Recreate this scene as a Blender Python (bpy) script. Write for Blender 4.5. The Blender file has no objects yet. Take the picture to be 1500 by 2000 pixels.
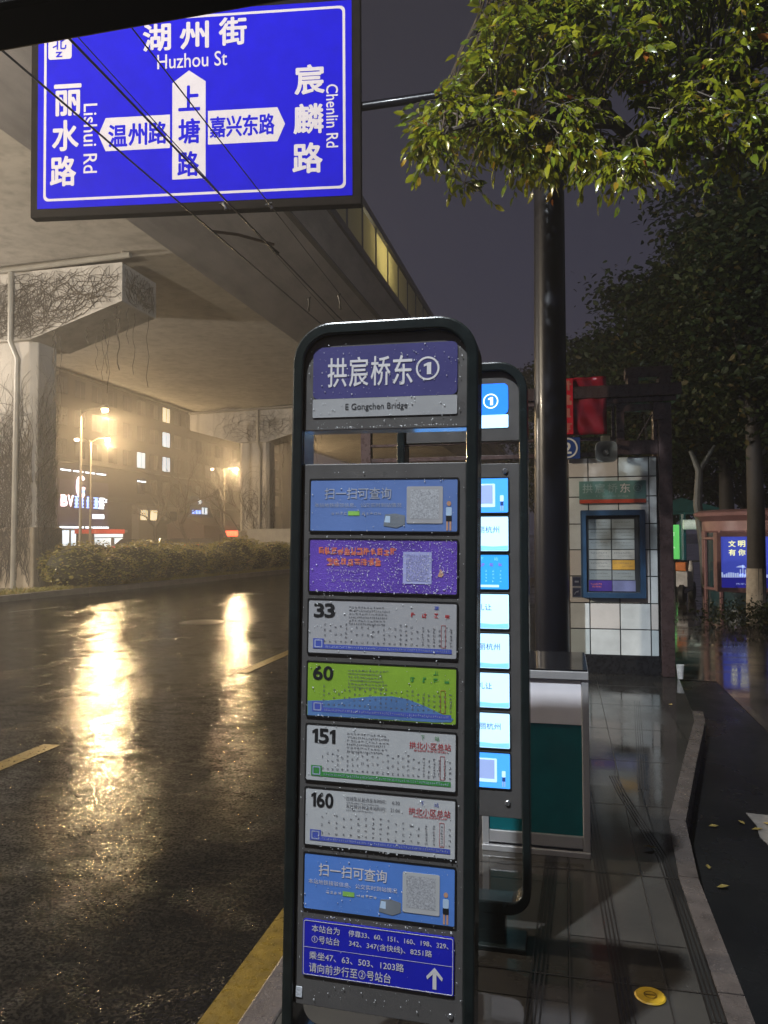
import bpy, bmesh, math, random
import numpy as np
from mathutils import Vector, Matrix
R = math.radians
random.seed(7)
rng = np.random.default_rng(7)
scene = bpy.context.scene
COL = scene.collection

# ------------------------------------------------------------------ camera
EYE = Vector((0, 0, 1.75))
FPX = 1480.0
def cam_basis(yaw=R(13.3), pitch=R(1.66), roll=-0.006):
    f = Vector((-math.sin(yaw) * math.cos(pitch), math.cos(yaw) * math.cos(pitch), math.sin(pitch)))
    r = Vector((math.cos(yaw), math.sin(yaw), 0))
    u = r.cross(f)
    r = (math.cos(roll) * r + math.sin(roll) * u).normalized()
    u = r.cross(f)
    return f, r, u
CF, CR, CU = cam_basis()
cd = bpy.data.cameras.new('camera')
cam = bpy.data.objects.new('camera', cd)
COL.objects.link(cam)
cam.matrix_world = Matrix.Translation(EYE) @ Matrix((CR, CU, -CF)).transposed().to_4x4()
cd.sensor_fit = 'VERTICAL'; cd.sensor_height = 24.0; cd.lens = 24.0 * FPX / 2000.0
cd.clip_start = 0.02; cd.clip_end = 2000
scene.camera = cam

# ------------------------------------------------------------------ world, night sky glow
w = bpy.data.worlds.new('World'); scene.world = w; w.use_nodes = True
nt = w.node_tree; nt.nodes.clear()
N = nt.nodes.new
wo = N('ShaderNodeOutputWorld'); addn = N('ShaderNodeAddShader')
b1 = N('ShaderNodeBackground'); b2 = N('ShaderNodeBackground')
sky = N('ShaderNodeTexSky'); sky.sky_type = 'NISHITA'; sky.sun_disc = False
sky.sun_elevation = R(30); sky.sun_rotation = R(200)
b1.inputs['Strength'].default_value = 0.0006
tc = N('ShaderNodeTexCoord'); sx = N('ShaderNodeSeparateXYZ'); cr = N('ShaderNodeValToRGB')
nt.links.new(sky.outputs[0], b1.inputs['Color'])
nt.links.new(tc.outputs['Generated'], sx.inputs[0]); nt.links.new(sx.outputs['Z'], cr.inputs[0])
e = cr.color_ramp.elements
e[0].position = 0.0; e[0].color = (0.075, 0.070, 0.112, 1)
e[1].position = 0.75; e[1].color = (0.024, 0.021, 0.026, 1)
m_ = cr.color_ramp.elements.new(0.28); m_.color = (0.046, 0.044, 0.068, 1)
nt.links.new(cr.outputs[0], b2.inputs['Color']); b2.inputs['Strength'].default_value = 0.92
nt.links.new(b1.outputs[0], addn.inputs[0]); nt.links.new(b2.outputs[0], addn.inputs[1])
nt.links.new(addn.outputs[0], wo.inputs['Surface'])

# dim cloud glow in place of a sun (night)
sd = bpy.data.lights.new('sun', 'SUN'); sd.energy = 0.03; sd.angle = R(40); sd.color = (0.75, 0.8, 1.0)
so = bpy.data.objects.new('sun', sd); COL.objects.link(so)
so.rotation_euler = (R(60), 0, R(-20))

scene.view_settings.view_transform = 'Standard'
scene.view_settings.look = 'None'
scene.view_settings.exposure = 0
scene.view_settings.gamma = 1
scene.cycles.use_denoising = True
scene.cycles.max_bounces = 8
scene.cycles.transparent_max_bounces = 12
scene.cycles.volume_bounces = 0
scene.cycles.sample_clamp_indirect = 6
scene.cycles.sample_clamp_direct = 0
scene.cycles.caustics_reflective = False
scene.cycles.caustics_refractive = False

# ------------------------------------------------------------------ pixel helpers (design aid: where things stand)
def ray(px, py): return CF + CR * ((px - 750) / FPX) + CU * ((1000 - py) / FPX)
def atY(px, py, y): d = ray(px, py); return EYE + d * (y / d.y)
def atX(px, py, x): d = ray(px, py); return EYE + d * (x / d.x)
def atZ(px, py, z): d = ray(px, py); return EYE + d * ((z - EYE.z) / d.z)
def atD(px, py, dp): return EYE + ray(px, py) * dp

# ------------------------------------------------------------------ materials
MATS = {}
def newmat(name):
    m = bpy.data.materials.new(name); m.use_nodes = True
    nt = m.node_tree; nt.nodes.clear()
    o = nt.nodes.new('ShaderNodeOutputMaterial'); p = nt.nodes.new('ShaderNodeBsdfPrincipled')
    nt.links.new(p.outputs[0], o.inputs['Surface'])
    return m, nt, p
def noise(nt, scale, detail=4, rough=0.6, vec=None, scl=None):
    t = nt.nodes.new('ShaderNodeTexNoise'); t.inputs['Scale'].default_value = scale
    t.inputs['Detail'].default_value = detail; t.inputs['Roughness'].default_value = rough
    c = nt.nodes.new('ShaderNodeTexCoord')
    src = c.outputs['Object']
    if scl:
        mp = nt.nodes.new('ShaderNodeMapping'); mp.inputs['Scale'].default_value = scl
        nt.links.new(src, mp.inputs[0]); src = mp.outputs[0]
    nt.links.new(src, t.inputs['Vector'])
    return t.outputs['Fac']
def rng_map(nt, src, a, b, c, d):
    m = nt.nodes.new('ShaderNodeMapRange'); m.inputs[1].default_value = a; m.inputs[2].default_value = b
    m.inputs[3].default_value = c; m.inputs[4].default_value = d; m.clamp = True
    nt.links.new(src, m.inputs[0]); return m.outputs[0]
def mixc(nt, fac, a, b):
    m = nt.nodes.new('ShaderNodeMix'); m.data_type = 'RGBA'
    nt.links.new(fac, m.inputs[0])
    for i, v in ((6, a), (7, b)):
        if isinstance(v, (tuple, list)): m.inputs[i].default_value = (*v, 1)
        else: nt.links.new(v, m.inputs[i])
    return m.outputs[2]
def mat(name, col, rough=0.5, metal=0.0, var=0.25, nscale=6.0, bump=0.0, bscale=60.0, coat=0.0, emit=0.0, ecol=None, rvar=0.0, spec=0.5):
    if name in MATS: return MATS[name]
    m, nt, p = newmat(name)
    dark = tuple(c * (1 - var) for c in col); light = tuple(min(1, c * (1 + var)) for c in col)
    f = noise(nt, nscale)
    f2 = rng_map(nt, f, 0.3, 0.7, 0, 1)
    nt.links.new(mixc(nt, f2, dark, light), p.inputs['Base Color'])
    p.inputs['Roughness'].default_value = rough; p.inputs['Metallic'].default_value = metal
    p.inputs['Specular IOR Level'].default_value = spec
    if rvar:
        g = noise(nt, nscale * 2.3)
        nt.links.new(rng_map(nt, g, 0.3, 0.7, max(0.02, rough - rvar), rough + rvar), p.inputs['Roughness'])
    if bump:
        b = nt.nodes.new('ShaderNodeBump'); b.inputs['Strength'].default_value = bump; b.inputs['Distance'].default_value = 0.004
        nt.links.new(noise(nt, bscale), b.inputs['Height']); nt.links.new(b.outputs[0], p.inputs['Normal'])
    if coat:
        p.inputs['Coat Weight'].default_value = coat; p.inputs['Coat Roughness'].default_value = 0.08
    if emit:
        p.inputs['Emission Color'].default_value = (*(ecol or col), 1); p.inputs['Emission Strength'].default_value = emit
    MATS[name] = m
    return m

def wet_ground(name, c0, c1, r0, r1, streak, fine, bstr, bdist, pud=(0.42, 0.62), bfine=0.5):
    """wet paving: water film pattern drives gloss, aggregate drives bump"""
    m, nt, p = newmat(name)
    nt.links.new(mixc(nt, rng_map(nt, noise(nt, 1.3, 6), 0.3, 0.7, 0, 1), c0, c1), p.inputs['Base Color'])
    st = noise(nt, 1.0, 5, 0.62, scl=streak)
    mask = rng_map(nt, st, pud[0], pud[1], 0, 1)
    nt.links.new(rng_map(nt, mask, 0, 1, r0, r1), p.inputs['Roughness'])
    b = nt.nodes.new('ShaderNodeBump'); b.inputs['Distance'].default_value = bdist
    nt.links.new(rng_map(nt, mask, 0, 1, bstr * 0.4, bstr), b.inputs['Strength'])
    ad = nt.nodes.new('ShaderNodeMath'); ad.operation = 'MULTIPLY_ADD'; ad.inputs[1].default_value = bfine
    nt.links.new(noise(nt, fine, 3, 0.6), ad.inputs[0]); nt.links.new(noise(nt, fine * 0.22, 3, 0.6), ad.inputs[2])
    nt.links.new(ad.outputs[0], b.inputs['Height']); nt.links.new(b.outputs[0], p.inputs['Normal'])
    p.inputs['Specular IOR Level'].default_value = 0.5
    MATS[name] = m
    return m

def leaf_mat(name, cols, rough=0.35, trans=0.25, spec=0.5):
    m, nt, p = newmat(name)
    g = nt.nodes.new('ShaderNodeNewGeometry'); r = nt.nodes.new('ShaderNodeValToRGB')
    nt.links.new(g.outputs['Random Per Island'], r.inputs[0])
    r.color_ramp.interpolation = 'CONSTANT'
    el = r.color_ramp.elements
    while len(el) > 1: el.remove(el[-1])
    for i, (pos, c) in enumerate(cols):
        x = el[0] if i == 0 else el.new(pos)
        x.position = pos; x.color = (*c, 1)
    nt.links.new(r.outputs[0], p.inputs['Base Color'])
    p.inputs['Roughness'].default_value = rough; p.inputs['Specular IOR Level'].default_value = spec
    t = nt.nodes.new('ShaderNodeBsdfTranslucent'); nt.links.new(r.outputs[0], t.inputs['Color'])
    mx = nt.nodes.new('ShaderNodeMixShader'); mx.inputs[0].default_value = trans
    o = [n for n in nt.nodes if n.type == 'OUTPUT_MATERIAL'][0]
    nt.links.new(p.outputs[0], mx.inputs[1]); nt.links.new(t.outputs[0], mx.inputs[2]); nt.links.new(mx.outputs[0], o.inputs['Surface'])
    MATS[name] = m
    return m
def glow(name, col, s):
    return mat(name, col, 0.3, emit=s, ecol=col, var=0.05)

# ------------------------------------------------------------------ mesh builder
class MB:
    def __init__(s): s.v = []; s.f = []; s.m = []; s.sm = []
    def add(s, vs, fs, mi=0, smooth=False):
        o = len(s.v); s.v += [tuple(q) for q in vs]
        for q in fs: s.f.append(tuple(i + o for i in q)); s.m.append(mi); s.sm.append(smooth)
    def box(s, x0, x1, y0, y1, z0, z1, mi=0):
        s.add([(x0,y0,z0),(x1,y0,z0),(x1,y1,z0),(x0,y1,z0),(x0,y0,z1),(x1,y0,z1),(x1,y1,z1),(x0,y1,z1)],
              [(0,3,2,1),(4,5,6,7),(0,1,5,4),(1,2,6,5),(2,3,7,6),(3,0,4,7)], mi)
    def quad(s, a, b, c, d, mi=0): s.add([a, b, c, d], [(0,1,2,3)], mi)
    def rect(s, x0, x1, z0, z1, y, mi=0): s.quad((x0,y,z0),(x1,y,z0),(x1,y,z1),(x0,y,z1), mi)   # faces -Y
    def prism(s, pts, y0, y1, mi=0, smooth=False):
        """outline in XZ (counter-clockwise seen from -Y), extruded along Y"""
        n = len(pts)
        s.add([(x, y0, z) for x, z in pts], [tuple(range(n))], mi)
        s.add([(x, y1, z) for x, z in pts], [tuple(range(n))[::-1]], mi)
        vs = [(x, y0, z) for x, z in pts] + [(x, y1, z) for x, z in pts]
        s.add(vs, [(i, i + n, (i + 1) % n + n, (i + 1) % n) for i in range(n)], mi, smooth)
    def ring(s, out, inn, y0, y1, mi=0):
        n = len(out)
        vs = [(x,y0,z) for x,z in out] + [(x,y0,z) for x,z in inn] + [(x,y1,z) for x,z in out] + [(x,y1,z) for x,z in inn]
        fs = []
        for i in range(n):
            j = (i + 1) % n
            fs += [(i, j, n + j, n + i), (2*n + i, 3*n + i, 3*n + j, 2*n + j), (i, 2*n + i, 2*n + j, j), (n + i, n + j, 3*n + j, 3*n + i)]
        s.add(vs, fs, mi)
    def zprism(s, pts, z0, z1, mi=0):
        n = len(pts)
        s.add([(x, y, z1) for x, y in pts], [tuple(range(n))], mi)
        s.add([(x, y, z0) for x, y in pts], [tuple(range(n))[::-1]], mi)
        vs = [(x, y, z0) for x, y in pts] + [(x, y, z1) for x, y in pts]
        s.add(vs, [(i, (i + 1) % n, (i + 1) % n + n, i + n) for i in range(n)], mi)
    def tube(s, path, rad, sides=8, mi=0, cap=True):
        path = [Vector(p) for p in path]
        rr = rad if isinstance(rad, (list, tuple)) else [rad] * len(path)
        vs = []; prev = None
        for i, p in enumerate(path):
            d = (path[min(i + 1, len(path) - 1)] - path[max(i - 1, 0)]).normalized()
            a = prev if prev and abs(prev.dot(d)) < 0.95 else (Vector((0,0,1)) if abs(d.z) < 0.9 else Vector((1,0,0)))
            x = (a - d * a.dot(d)).normalized(); y = d.cross(x); prev = x
            for k in range(sides):
                t = 2 * math.pi * k / sides
                vs.append(p + (x * math.cos(t) + y * math.sin(t)) * rr[i])
        fs = []
        for i in range(len(path) - 1):
            for k in range(sides):
                k2 = (k + 1) % sides
                fs.append((i*sides + k, i*sides + k2, (i+1)*sides + k2, (i+1)*sides + k))
        s.add(vs, fs, mi, True)
        if cap:
            n = len(path) - 1
            s.add(vs[:sides], [tuple(range(sides))[::-1]], mi); s.add(vs[n*sides:], [tuple(range(sides))], mi)
    def lathe(s, prof, c=(0,0,0), seg=24, mi=0, axis='Z'):
        vs = []
        for r, h in prof:
            for k in range(seg):
                t = 2 * math.pi * k / seg
                q = (r * math.cos(t), r * math.sin(t), h)
                if axis == 'Y': q = (q[0], -q[2], q[1])
                vs.append((q[0] + c[0], q[1] + c[1], q[2] + c[2]))
        fs = [(i*seg + k, i*seg + (k+1) % seg, (i+1)*seg + (k+1) % seg, (i+1)*seg + k) for i in range(len(prof) - 1) for k in range(seg)]
        s.add(vs, fs, mi, True)
    def build(s, name, mats, parent=None, bevel=0.0, sharp=35, loc=None):
        me = bpy.data.meshes.new(name); me.from_pydata(s.v, [], s.f)
        for m in (mats if isinstance(mats, (list, tuple)) else [mats]): me.materials.append(m)
        me.polygons.foreach_set('material_index', s.m)
        me.polygons.foreach_set('use_smooth', s.sm)
        me.update()
        if any(s.sm): me.set_sharp_from_angle(angle=R(sharp))
        o = bpy.data.objects.new(name, me); COL.objects.link(o)
        if parent: o.parent = parent
        if loc: o.location = loc
        if bevel:
            b = o.modifiers.new('bevel', 'BEVEL'); b.width = bevel; b.segments = 2; b.limit_method = 'ANGLE'; b.angle_limit = R(40)
        return o
def tag(o, label=None, cat=None, group=None, kind=None):
    if label: o['label'] = label
    if cat: o['category'] = cat
    if group: o['group'] = group
    if kind: o['kind'] = kind
    return o
def empty(name, loc, label, cat, group=None, rz=0.0):
    o = bpy.data.objects.new(name, None); COL.objects.link(o); o.location = loc; o.rotation_euler = (0, 0, rz)
    o.empty_display_size = 0.1
    return tag(o, label, cat, group)
def copy_tree(o, parent=None):
    c = o.copy(); COL.objects.link(c)
    if parent: c.parent = parent
    for ch in list(o.children): copy_tree(ch, c)
    return c
def rrect(x0, x1, z0, z1, r, seg=8, rb=None):
    """rounded rectangle outline, counter-clockwise; r top radius, rb bottom radius"""
    rb = r if rb is None else rb
    pts = []
    for cx, cz, a0, q in ((x1 - rb, z0 + rb, -90, rb), (x1 - r, z1 - r, 0, r), (x0 + r, z1 - r, 90, r), (x0 + rb, z0 + rb, 180, rb)):
        for k in range(seg + 1):
            t = R(a0 + 90 * k / seg); pts.append((cx + q * math.cos(t), cz + q * math.sin(t)))
    return pts

# ------------------------------------------------------------------ lettering
def text_geo(s, bold=0.0):
    cu = bpy.data.curves.new('t', 'FONT'); cu.body = s; cu.resolution_u = 3; cu.offset = bold; cu.align_x = 'LEFT'
    o = bpy.data.objects.new('t', cu); COL.objects.link(o)
    dg = bpy.context.evaluated_depsgraph_get(); dg.update()
    me = bpy.data.meshes.new_from_object(o.evaluated_get(dg))
    v = [tuple(q.co) for q in me.vertices]; f = [tuple(p.vertices) for p in me.polygons]
    bpy.data.objects.remove(o); bpy.data.curves.remove(cu); bpy.data.meshes.remove(me)
    return v, f
TG = {}
def put_text(mb, s, x0, x1, z0, z1, y, mi=0, bold=0.0, keep=None):
    """lettering fitted into the box x0..x1, z0..z1 on the plane y, read from -Y"""
    if s == '1': return one_glyph(mb, x0, x1, z0, z1, y, mi)
    k = s
    if k not in TG: TG[k] = text_geo(s)
    v, f = TG[k]
    if not v: return
    ax = [q[0] for q in v]; az = [q[1] for q in v]
    a, b, c, d = min(ax), max(ax), min(az), max(az)
    sx = (x1 - x0) / max(1e-6, b - a); sz = (z1 - z0) / max(1e-6, d - c)
    em = bold * 0.75 * (sx * sz) ** 0.5 * (1.0 if len(s) > 1 or ord(s[0]) < 0x2000 else 1.0)
    offs = [(0, 0)] if bold <= 0 else [(-em, 0), (em, 0), (0, em), (0, -em), (0.7*em, 0.7*em), (-0.7*em, 0.7*em), (0.7*em, -0.7*em), (-0.7*em, -0.7*em)]
    for i, (ox, oz) in enumerate(offs):
        mb.add([(x0 + (q[0] - a) * sx + ox, y - 0.00001 * i * (1 + 40 * (z1 - z0)), z0 + (q[1] - c) * sz + oz) for q in v], f, mi)
def one_glyph(mb, x0, x1, z0, z1, y, mi=0):
    """a bold figure one: stem and flag"""
    w, h = x1 - x0, z1 - z0; a = x0 + 0.42 * w
    mb.prism([(a, z0), (x1, z0), (x1, z1), (x0 + 0.6*w, z1), (x0, z1 - 0.16*h), (x0, z1 - 0.36*h), (a, z1 - 0.26*h)], y, y + 0.0001, mi)
def put_number(mb, s, x0, x1, z0, z1, y, mi=0, bold=0.035):
    ws = [0.62 if c == '1' else 1.0 for c in s]; gap = 0.14; tot = sum(ws) + gap * (len(s) - 1); u = (x1 - x0) / tot; x = x0
    for c, w in zip(s, ws):
        put_text(mb, c, x, x + w * u, z0, z1, y, mi, bold); x += (w + gap) * u
def scribble(mb, x0, x1, z0, z1, y, mi=0, n=4, th=0.13):
    """one small printed glyph too small to read: a few strokes"""
    w, h = x1 - x0, z1 - z0
    for k in range(n):
        t = th * h * random.uniform(0.7, 1.2)
        if random.random() < 0.6:
            z = z0 + h * random.random() * 0.88; a = x0 + w * random.random() * 0.35
            mb.rect(a, min(x1, a + w * random.uniform(0.5, 1)), z, z + t, y - 0.00002 * k, mi)
        else:
            x = x0 + w * random.random() * 0.85; a = z0 + h * random.random() * 0.3
            mb.rect(x, x + t, a, min(z1, a + h * random.uniform(0.5, 1)), y - 0.00002 * k, mi)
def scrib_line(mb, x0, x1, z0, z1, y, mi=0, n=10, gap=0.18, st=4):
    w = (x1 - x0) / n
    for k in range(n): scribble(mb, x0 + k * w, x0 + (k + 1 - gap) * w, z0, z1, y, mi, st)
def scrib_col(mb, x0, x1, z0, z1, y, mi=0, n=4, cell=None, gap=0.2, st=4):
    h = (z1 - z0) / n; c = cell or h * (1 - gap)
    for k in range(n): scribble(mb, x0, x1, z0 + k * h, z0 + k * h + c, y, mi, st)

# ------------------------------------------------------------------ shared materials
M_frame = mat('totem_frame_paint', (0.009, 0.013, 0.013), 0.26, var=0.3, nscale=20, bump=0.15, bscale=220, coat=0.25, spec=0.4)
M_panel = mat('totem_panel_grey', (0.085, 0.080, 0.078), 0.38, var=0.12, nscale=9, bump=0.08, bscale=260, rvar=0.12)
M_black = mat('black_gasket', (0.01, 0.01, 0.01), 0.4)
M_steel = mat('stainless_steel', (0.55, 0.56, 0.58), 0.28, 0.9, var=0.15, nscale=14, rvar=0.1)
def stained(m, amt=0.35, scl=(2.2, 2.2, 0.22)):
    nt = m.node_tree; p = [n for n in nt.nodes if n.type == 'BSDF_PRINCIPLED'][0]; src = p.inputs['Base Color'].links[0].from_socket
    f = rng_map(nt, noise(nt, 1.0, 6, 0.65, scl=scl), 0.45, 0.75, 0, amt)
    nt.links.new(mixc(nt, f, src, (0.07, 0.06, 0.05)), p.inputs['Base Color']); return m
M_conc = mat('viaduct_concrete', (0.44, 0.41, 0.37), 0.8, var=0.16, nscale=0.5, bump=0.2, bscale=8)
M_conc2 = mat('viaduct_web_concrete', (0.40, 0.35, 0.31), 0.82, var=0.14, nscale=0.6, bump=0.2, bscale=8)
stained(M_conc, 0.45); stained(M_conc2, 0.5, (1.5, 0.25, 0.8))
M_bark = mat('bark', (0.055, 0.042, 0.032), 0.7, var=0.4, nscale=18, bump=0.6, bscale=50)
M_brown = mat('dark_brown_timber', (0.050, 0.031, 0.030), 0.3, var=0.3, nscale=8, bump=0.3, bscale=60, coat=0.4, rvar=0.1)
M_darkmetal = mat('dark_pole_paint', (0.003, 0.003, 0.006), 0.34, var=0.25, nscale=5, coat=0.05, spec=0.22, bump=0.25, bscale=45)
M_white = mat('white_paint', (0.75, 0.75, 0.76), 0.4, var=0.05)
M_stone = mat('kerb_stone', (0.062, 0.052, 0.048), 0.32, var=0.3, nscale=9, bump=0.5, bscale=90, rvar=0.12)
M_letw = mat('white_lettering', (0.62, 0.60, 0.62), 0.4, var=0.05)
M_letk = mat('black_lettering', (0.012, 0.012, 0.014), 0.5, var=0.05)
M_letgrey = mat('grey_print', (0.12, 0.12, 0.135), 0.5, var=0.05)

# ================================================================== GROUND
def wet_road(name):
    """wet asphalt: thin film, gentle ripples, and sparse patches of coarse wet aggregate that catch the lamps"""
    m, nt, p = newmat(name); L = nt.links.new
    nt_n = lambda *a, **k: noise(nt, *a, **k)
    def math_(op, a, b=None, c=None):
        q = nt.nodes.new('ShaderNodeMath'); q.operation = op
        for i, v in enumerate((a, b, c)):
            if v is None: continue
            if isinstance(v, (int, float)): q.inputs[i].default_value = v
            else: L(v, q.inputs[i])
        return q.outputs[0]
    L(mixc(nt, rng_map(nt, nt_n(1.3, 6), 0.3, 0.7, 0, 1), (0.0035, 0.0032, 0.003), (0.008, 0.007, 0.006)), p.inputs['Base Color'])
    band = rng_map(nt, nt_n(1.0, 5, 0.62, scl=(0.75, 0.10, 1)), 0.42, 0.60, 0, 1)
    patch = rng_map(nt, nt_n(2.4, 4, 0.6, scl=(1, 0.8, 1)), 0.53, 0.70, 0, 1)
    grain = rng_map(nt, nt_n(70, 2, 0.6), 0.44, 0.56, 0.04, 1.0)
    rut = rng_map(nt, nt_n(1.0, 4, 0.65, scl=(4.5, 9.0, 1)), 0.38, 0.60, 0.18, 1.0)
    tc = nt.nodes.new('ShaderNodeTexCoord'); sp_ = nt.nodes.new('ShaderNodeSeparateXYZ'); L(tc.outputs['Object'], sp_.inputs[0])
    film = rng_map(nt, sp_.outputs['X'], -3.0, -7.0, 0.40, 1.1)      # the far lane holds more water
    L(math_('MULTIPLY', math_('MULTIPLY', grain, rut), film), p.inputs['Specular IOR Level'])
    rr = math_('MULTIPLY_ADD', band, 0.09, 0.07)
    L(rr, p.inputs['Roughness'])
    h = math_('MULTIPLY', nt_n(90, 2, 0.6), 0.0008)
    h = math_('MULTIPLY_ADD', nt_n(38, 2, 0.5), 0.0016, h)
    h = math_('MULTIPLY_ADD', nt_n(15, 2, 0.5), 0.0026, h)
    g = math_('MULTIPLY', math_('MAXIMUM', math_('SUBTRACT', nt_n(70, 2, 0.5), 0.50), 0.0), patch)
    h = math_('MULTIPLY_ADD', g, 0.030, h)
    g2 = math_('MULTIPLY', nt_n(110, 2, 0.5), band)
    h = math_('MULTIPLY_ADD', g2, 0.0013, h)
    b = nt.nodes.new('ShaderNodeBump'); b.inputs['Distance'].default_value = 1.0; b.inputs['Strength'].default_value = 1.0
    L(h, b.inputs['Height']); L(b.outputs[0], p.inputs['Normal'])
    return m
M_asph = wet_road('wet_asphalt')
M_lane = wet_ground('dark_lane_asphalt', (0.006, 0.006, 0.007), (0.012, 0.012, 0.012), 0.22, 0.42, (0.8, 0.5, 1), 110, 0.5, 0.005)
M_walk = wet_ground('wet_sidewalk_paving', (0.035, 0.032, 0.032), (0.07, 0.06, 0.055), 0.05, 0.20, (0.9, 1.6, 1), 30, 0.12, 0.004)
M_isl = wet_ground('wet_platform_paving', (0.022, 0.0215, 0.021), (0.042, 0.040, 0.037), 0.03, 0.22, (1.1, 0.8, 1), 60, 0.16, 0.003)
def slabs(m, bw=0.9, rh=0.45):
    nt = m.node_tree; p = [n for n in nt.nodes if n.type == 'BSDF_PRINCIPLED'][0]; src = p.inputs['Base Color'].links[0].from_socket
    br = nt.nodes.new('ShaderNodeTexBrick'); br.inputs['Scale'].default_value = 1.0; br.inputs['Brick Width'].default_value = bw; br.inputs['Row Height'].default_value = rh; br.inputs['Mortar Size'].default_value = 0.004; br.offset = 0.5
    br.inputs['Color1'].default_value = (0.55, 0.55, 0.56, 1); br.inputs['Color2'].default_value = (1.35, 1.3, 1.25, 1); br.inputs['Mortar'].default_value = (0.25, 0.25, 0.25, 1)
    c = nt.nodes.new('ShaderNodeTexCoord'); mp = nt.nodes.new('ShaderNodeMapping'); mp.inputs['Rotation'].default_value = (0, 0, R(90)); nt.links.new(c.outputs['Object'], mp.inputs[0]); nt.links.new(mp.outputs[0], br.inputs['Vector'])
    mx = nt.nodes.new('ShaderNodeMix'); mx.data_type = 'RGBA'; mx.blend_type = 'MULTIPLY'; mx.inputs[0].default_value = 1.0
    nt.links.new(src, mx.inputs[6]); nt.links.new(br.outputs['Color'], mx.inputs[7]); nt.links.new(mx.outputs[2], p.inputs['Base Color']); return m
slabs(M_isl); slabs(M_walk, 0.6, 0.3)
M_med = wet_ground('median_soil', (0.05, 0.045, 0.022), (0.11, 0.085, 0.04), 0.5, 0.8, (1, 1, 1), 30, 0.8, 0.02)
M_far = wet_ground('far_ground', (0.02, 0.018, 0.016), (0.04, 0.036, 0.03), 0.2, 0.45, (0.3, 0.3, 1), 20, 0.4, 0.01)
M_ylw = mat('yellow_road_paint', (0.085, 0.053, 0.006), 0.32, var=0.35, nscale=14, bump=0.4, bscale=90, rvar=0.12)
M_wline = mat('white_road_paint', (0.16, 0.145, 0.13), 0.4, var=0.3, nscale=20, bump=0.4, bscale=90)

def structure(name, mb, m, **k): return tag(mb.build(name, m, **k), kind='structure')
g = MB(); g.quad((-400,-60,-0.012),(400,-60,-0.012),(400,700,-0.012),(-400,700,-0.012)); structure('ground', g, M_far)
g = MB(); g.quad((-34,-40,-0.004),(-1.0,-40,-0.004),(-1.0,300,-0.004),(-34,300,-0.004)); structure('road', g, M_asph)
g = MB(); g.quad((0.3,-40,-0.004),(1.72,-40,-0.004),(1.72,9.6,-0.004),(0.3,9.6,-0.004)); structure('bike_lane', g, M_lane)
g = MB(); g.quad((1.72,-40,0.0),(40,-40,0.0),(40,120,0.0),(1.72,120,0.0)); g.quad((1.25,9.6,0.0),(1.72,9.6,0.0),(1.72,120,0.0),(1.25,120,0.0)); structure('sidewalk', g, M_walk)
edge_r = [(0.50,-20),(0.50,3.78),(0.55,4.5),(0.80,5.7),(1.06,6.9),(1.10,7.25),(1.24,9.3),(1.26,40)]
M_deck = M_isl
pl = [(-1.06,-20)] + [] ; pts = [(-0.94,-20)] + [(x - 0.0, y) for x, y in edge_r] + [(-0.94,40)]
g = MB(); g.zprism(pts, -0.01, 0.15); structure('bus_platform', g, M_deck)
# platform kerb stones (left, to the road)
g = MB()
for k in range(46):
    y0 = -14 + k * 1.0
    g.box(-1.06, -0.9402, y0 + 0.004, y0 + 0.996, -0.01, 0.154 + 0.001 * (k % 2))
structure('platform_kerb', g, M_stone, bevel=0.008)
# right kerb stones following the bend
g = MB()
def kerb_along(g, path, w, z0, z1, step=0.95):
    for (xa, ya), (xb, yb) in zip(path, path[1:]):
        L = math.hypot(xb - xa, yb - ya); n = max(1, round(L / step)); dx, dy = (xb - xa) / L, (yb - ya) / L
        nx, ny = dy, -dx
        for k in range(n):
            a, b = k * L / n + 0.004, (k + 1) * L / n - 0.004
            p = [(xa + dx*a, ya + dy*a), (xa + dx*a + nx*w, ya + dy*a + ny*w), (xa + dx*b + nx*w, ya + dy*b + ny*w), (xa + dx*b, ya + dy*b)]
            g.zprism(p, z0, z1 + random.uniform(-0.003, 0.004))
kerb_along(g, [(x + 0.001, y) for x, y in edge_r[:6]], 0.085, -0.01, 0.158, 0.9)
structure('bike_lane_kerb', g, M_stone, bevel=0.008)
# tactile grooves cut into the platform: dark narrow lines
M_groove = mat('groove_dark', (0.012, 0.010, 0.009), 0.25)
def grooves(path, n=4, sp=0.016):
    g = MB()
    for k in range(n):
        off = (k - (n - 1) / 2) * sp
        for (xa, ya), (xb, yb) in zip(path, path[1:]):
            g.quad((xa + off - 0.0032, ya, 0.1535), (xa + off + 0.0032, ya, 0.1535), (xb + off + 0.0032, yb, 0.1535), (xb + off - 0.0032, yb, 0.1535))
    return g
for path in ([(-0.12,1.2),(-0.12,2.56),(-0.085,3.64),(-0.05,5.6)], [(0.19,1.2),(0.185,2.63),(0.16,3.43),(0.13,4.9)], [(0.475,2.6),(0.47,3.3),(0.455,4.0),(0.33,4.9),(0.30,5.25)], [(0.46,5.0),(0.66,7.6)]):
    structure('tactile_groove_strip', grooves(path), M_groove)
g = MB()
for y in (1.9, 2.85, 3.75, 4.7, 5.6, 6.5, 7.4, 8.3): g.quad((-0.93,y,0.1533),(0.5 + max(0,(y-4))*0.12,y,0.1533),(0.5 + max(0,(y-4))*0.12,y+0.006,0.1533),(-0.93,y+0.006,0.1533))
for x in (-0.55, 0.0, 0.33): g.quad((x,1,0.1531),(x+0.005,1,0.1531),(x+0.005,8.9,0.1531),(x,8.9,0.1531))
structure('paving_joint', g, mat('joint_dark', (0.02, 0.017, 0.015), 0.4))
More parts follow.
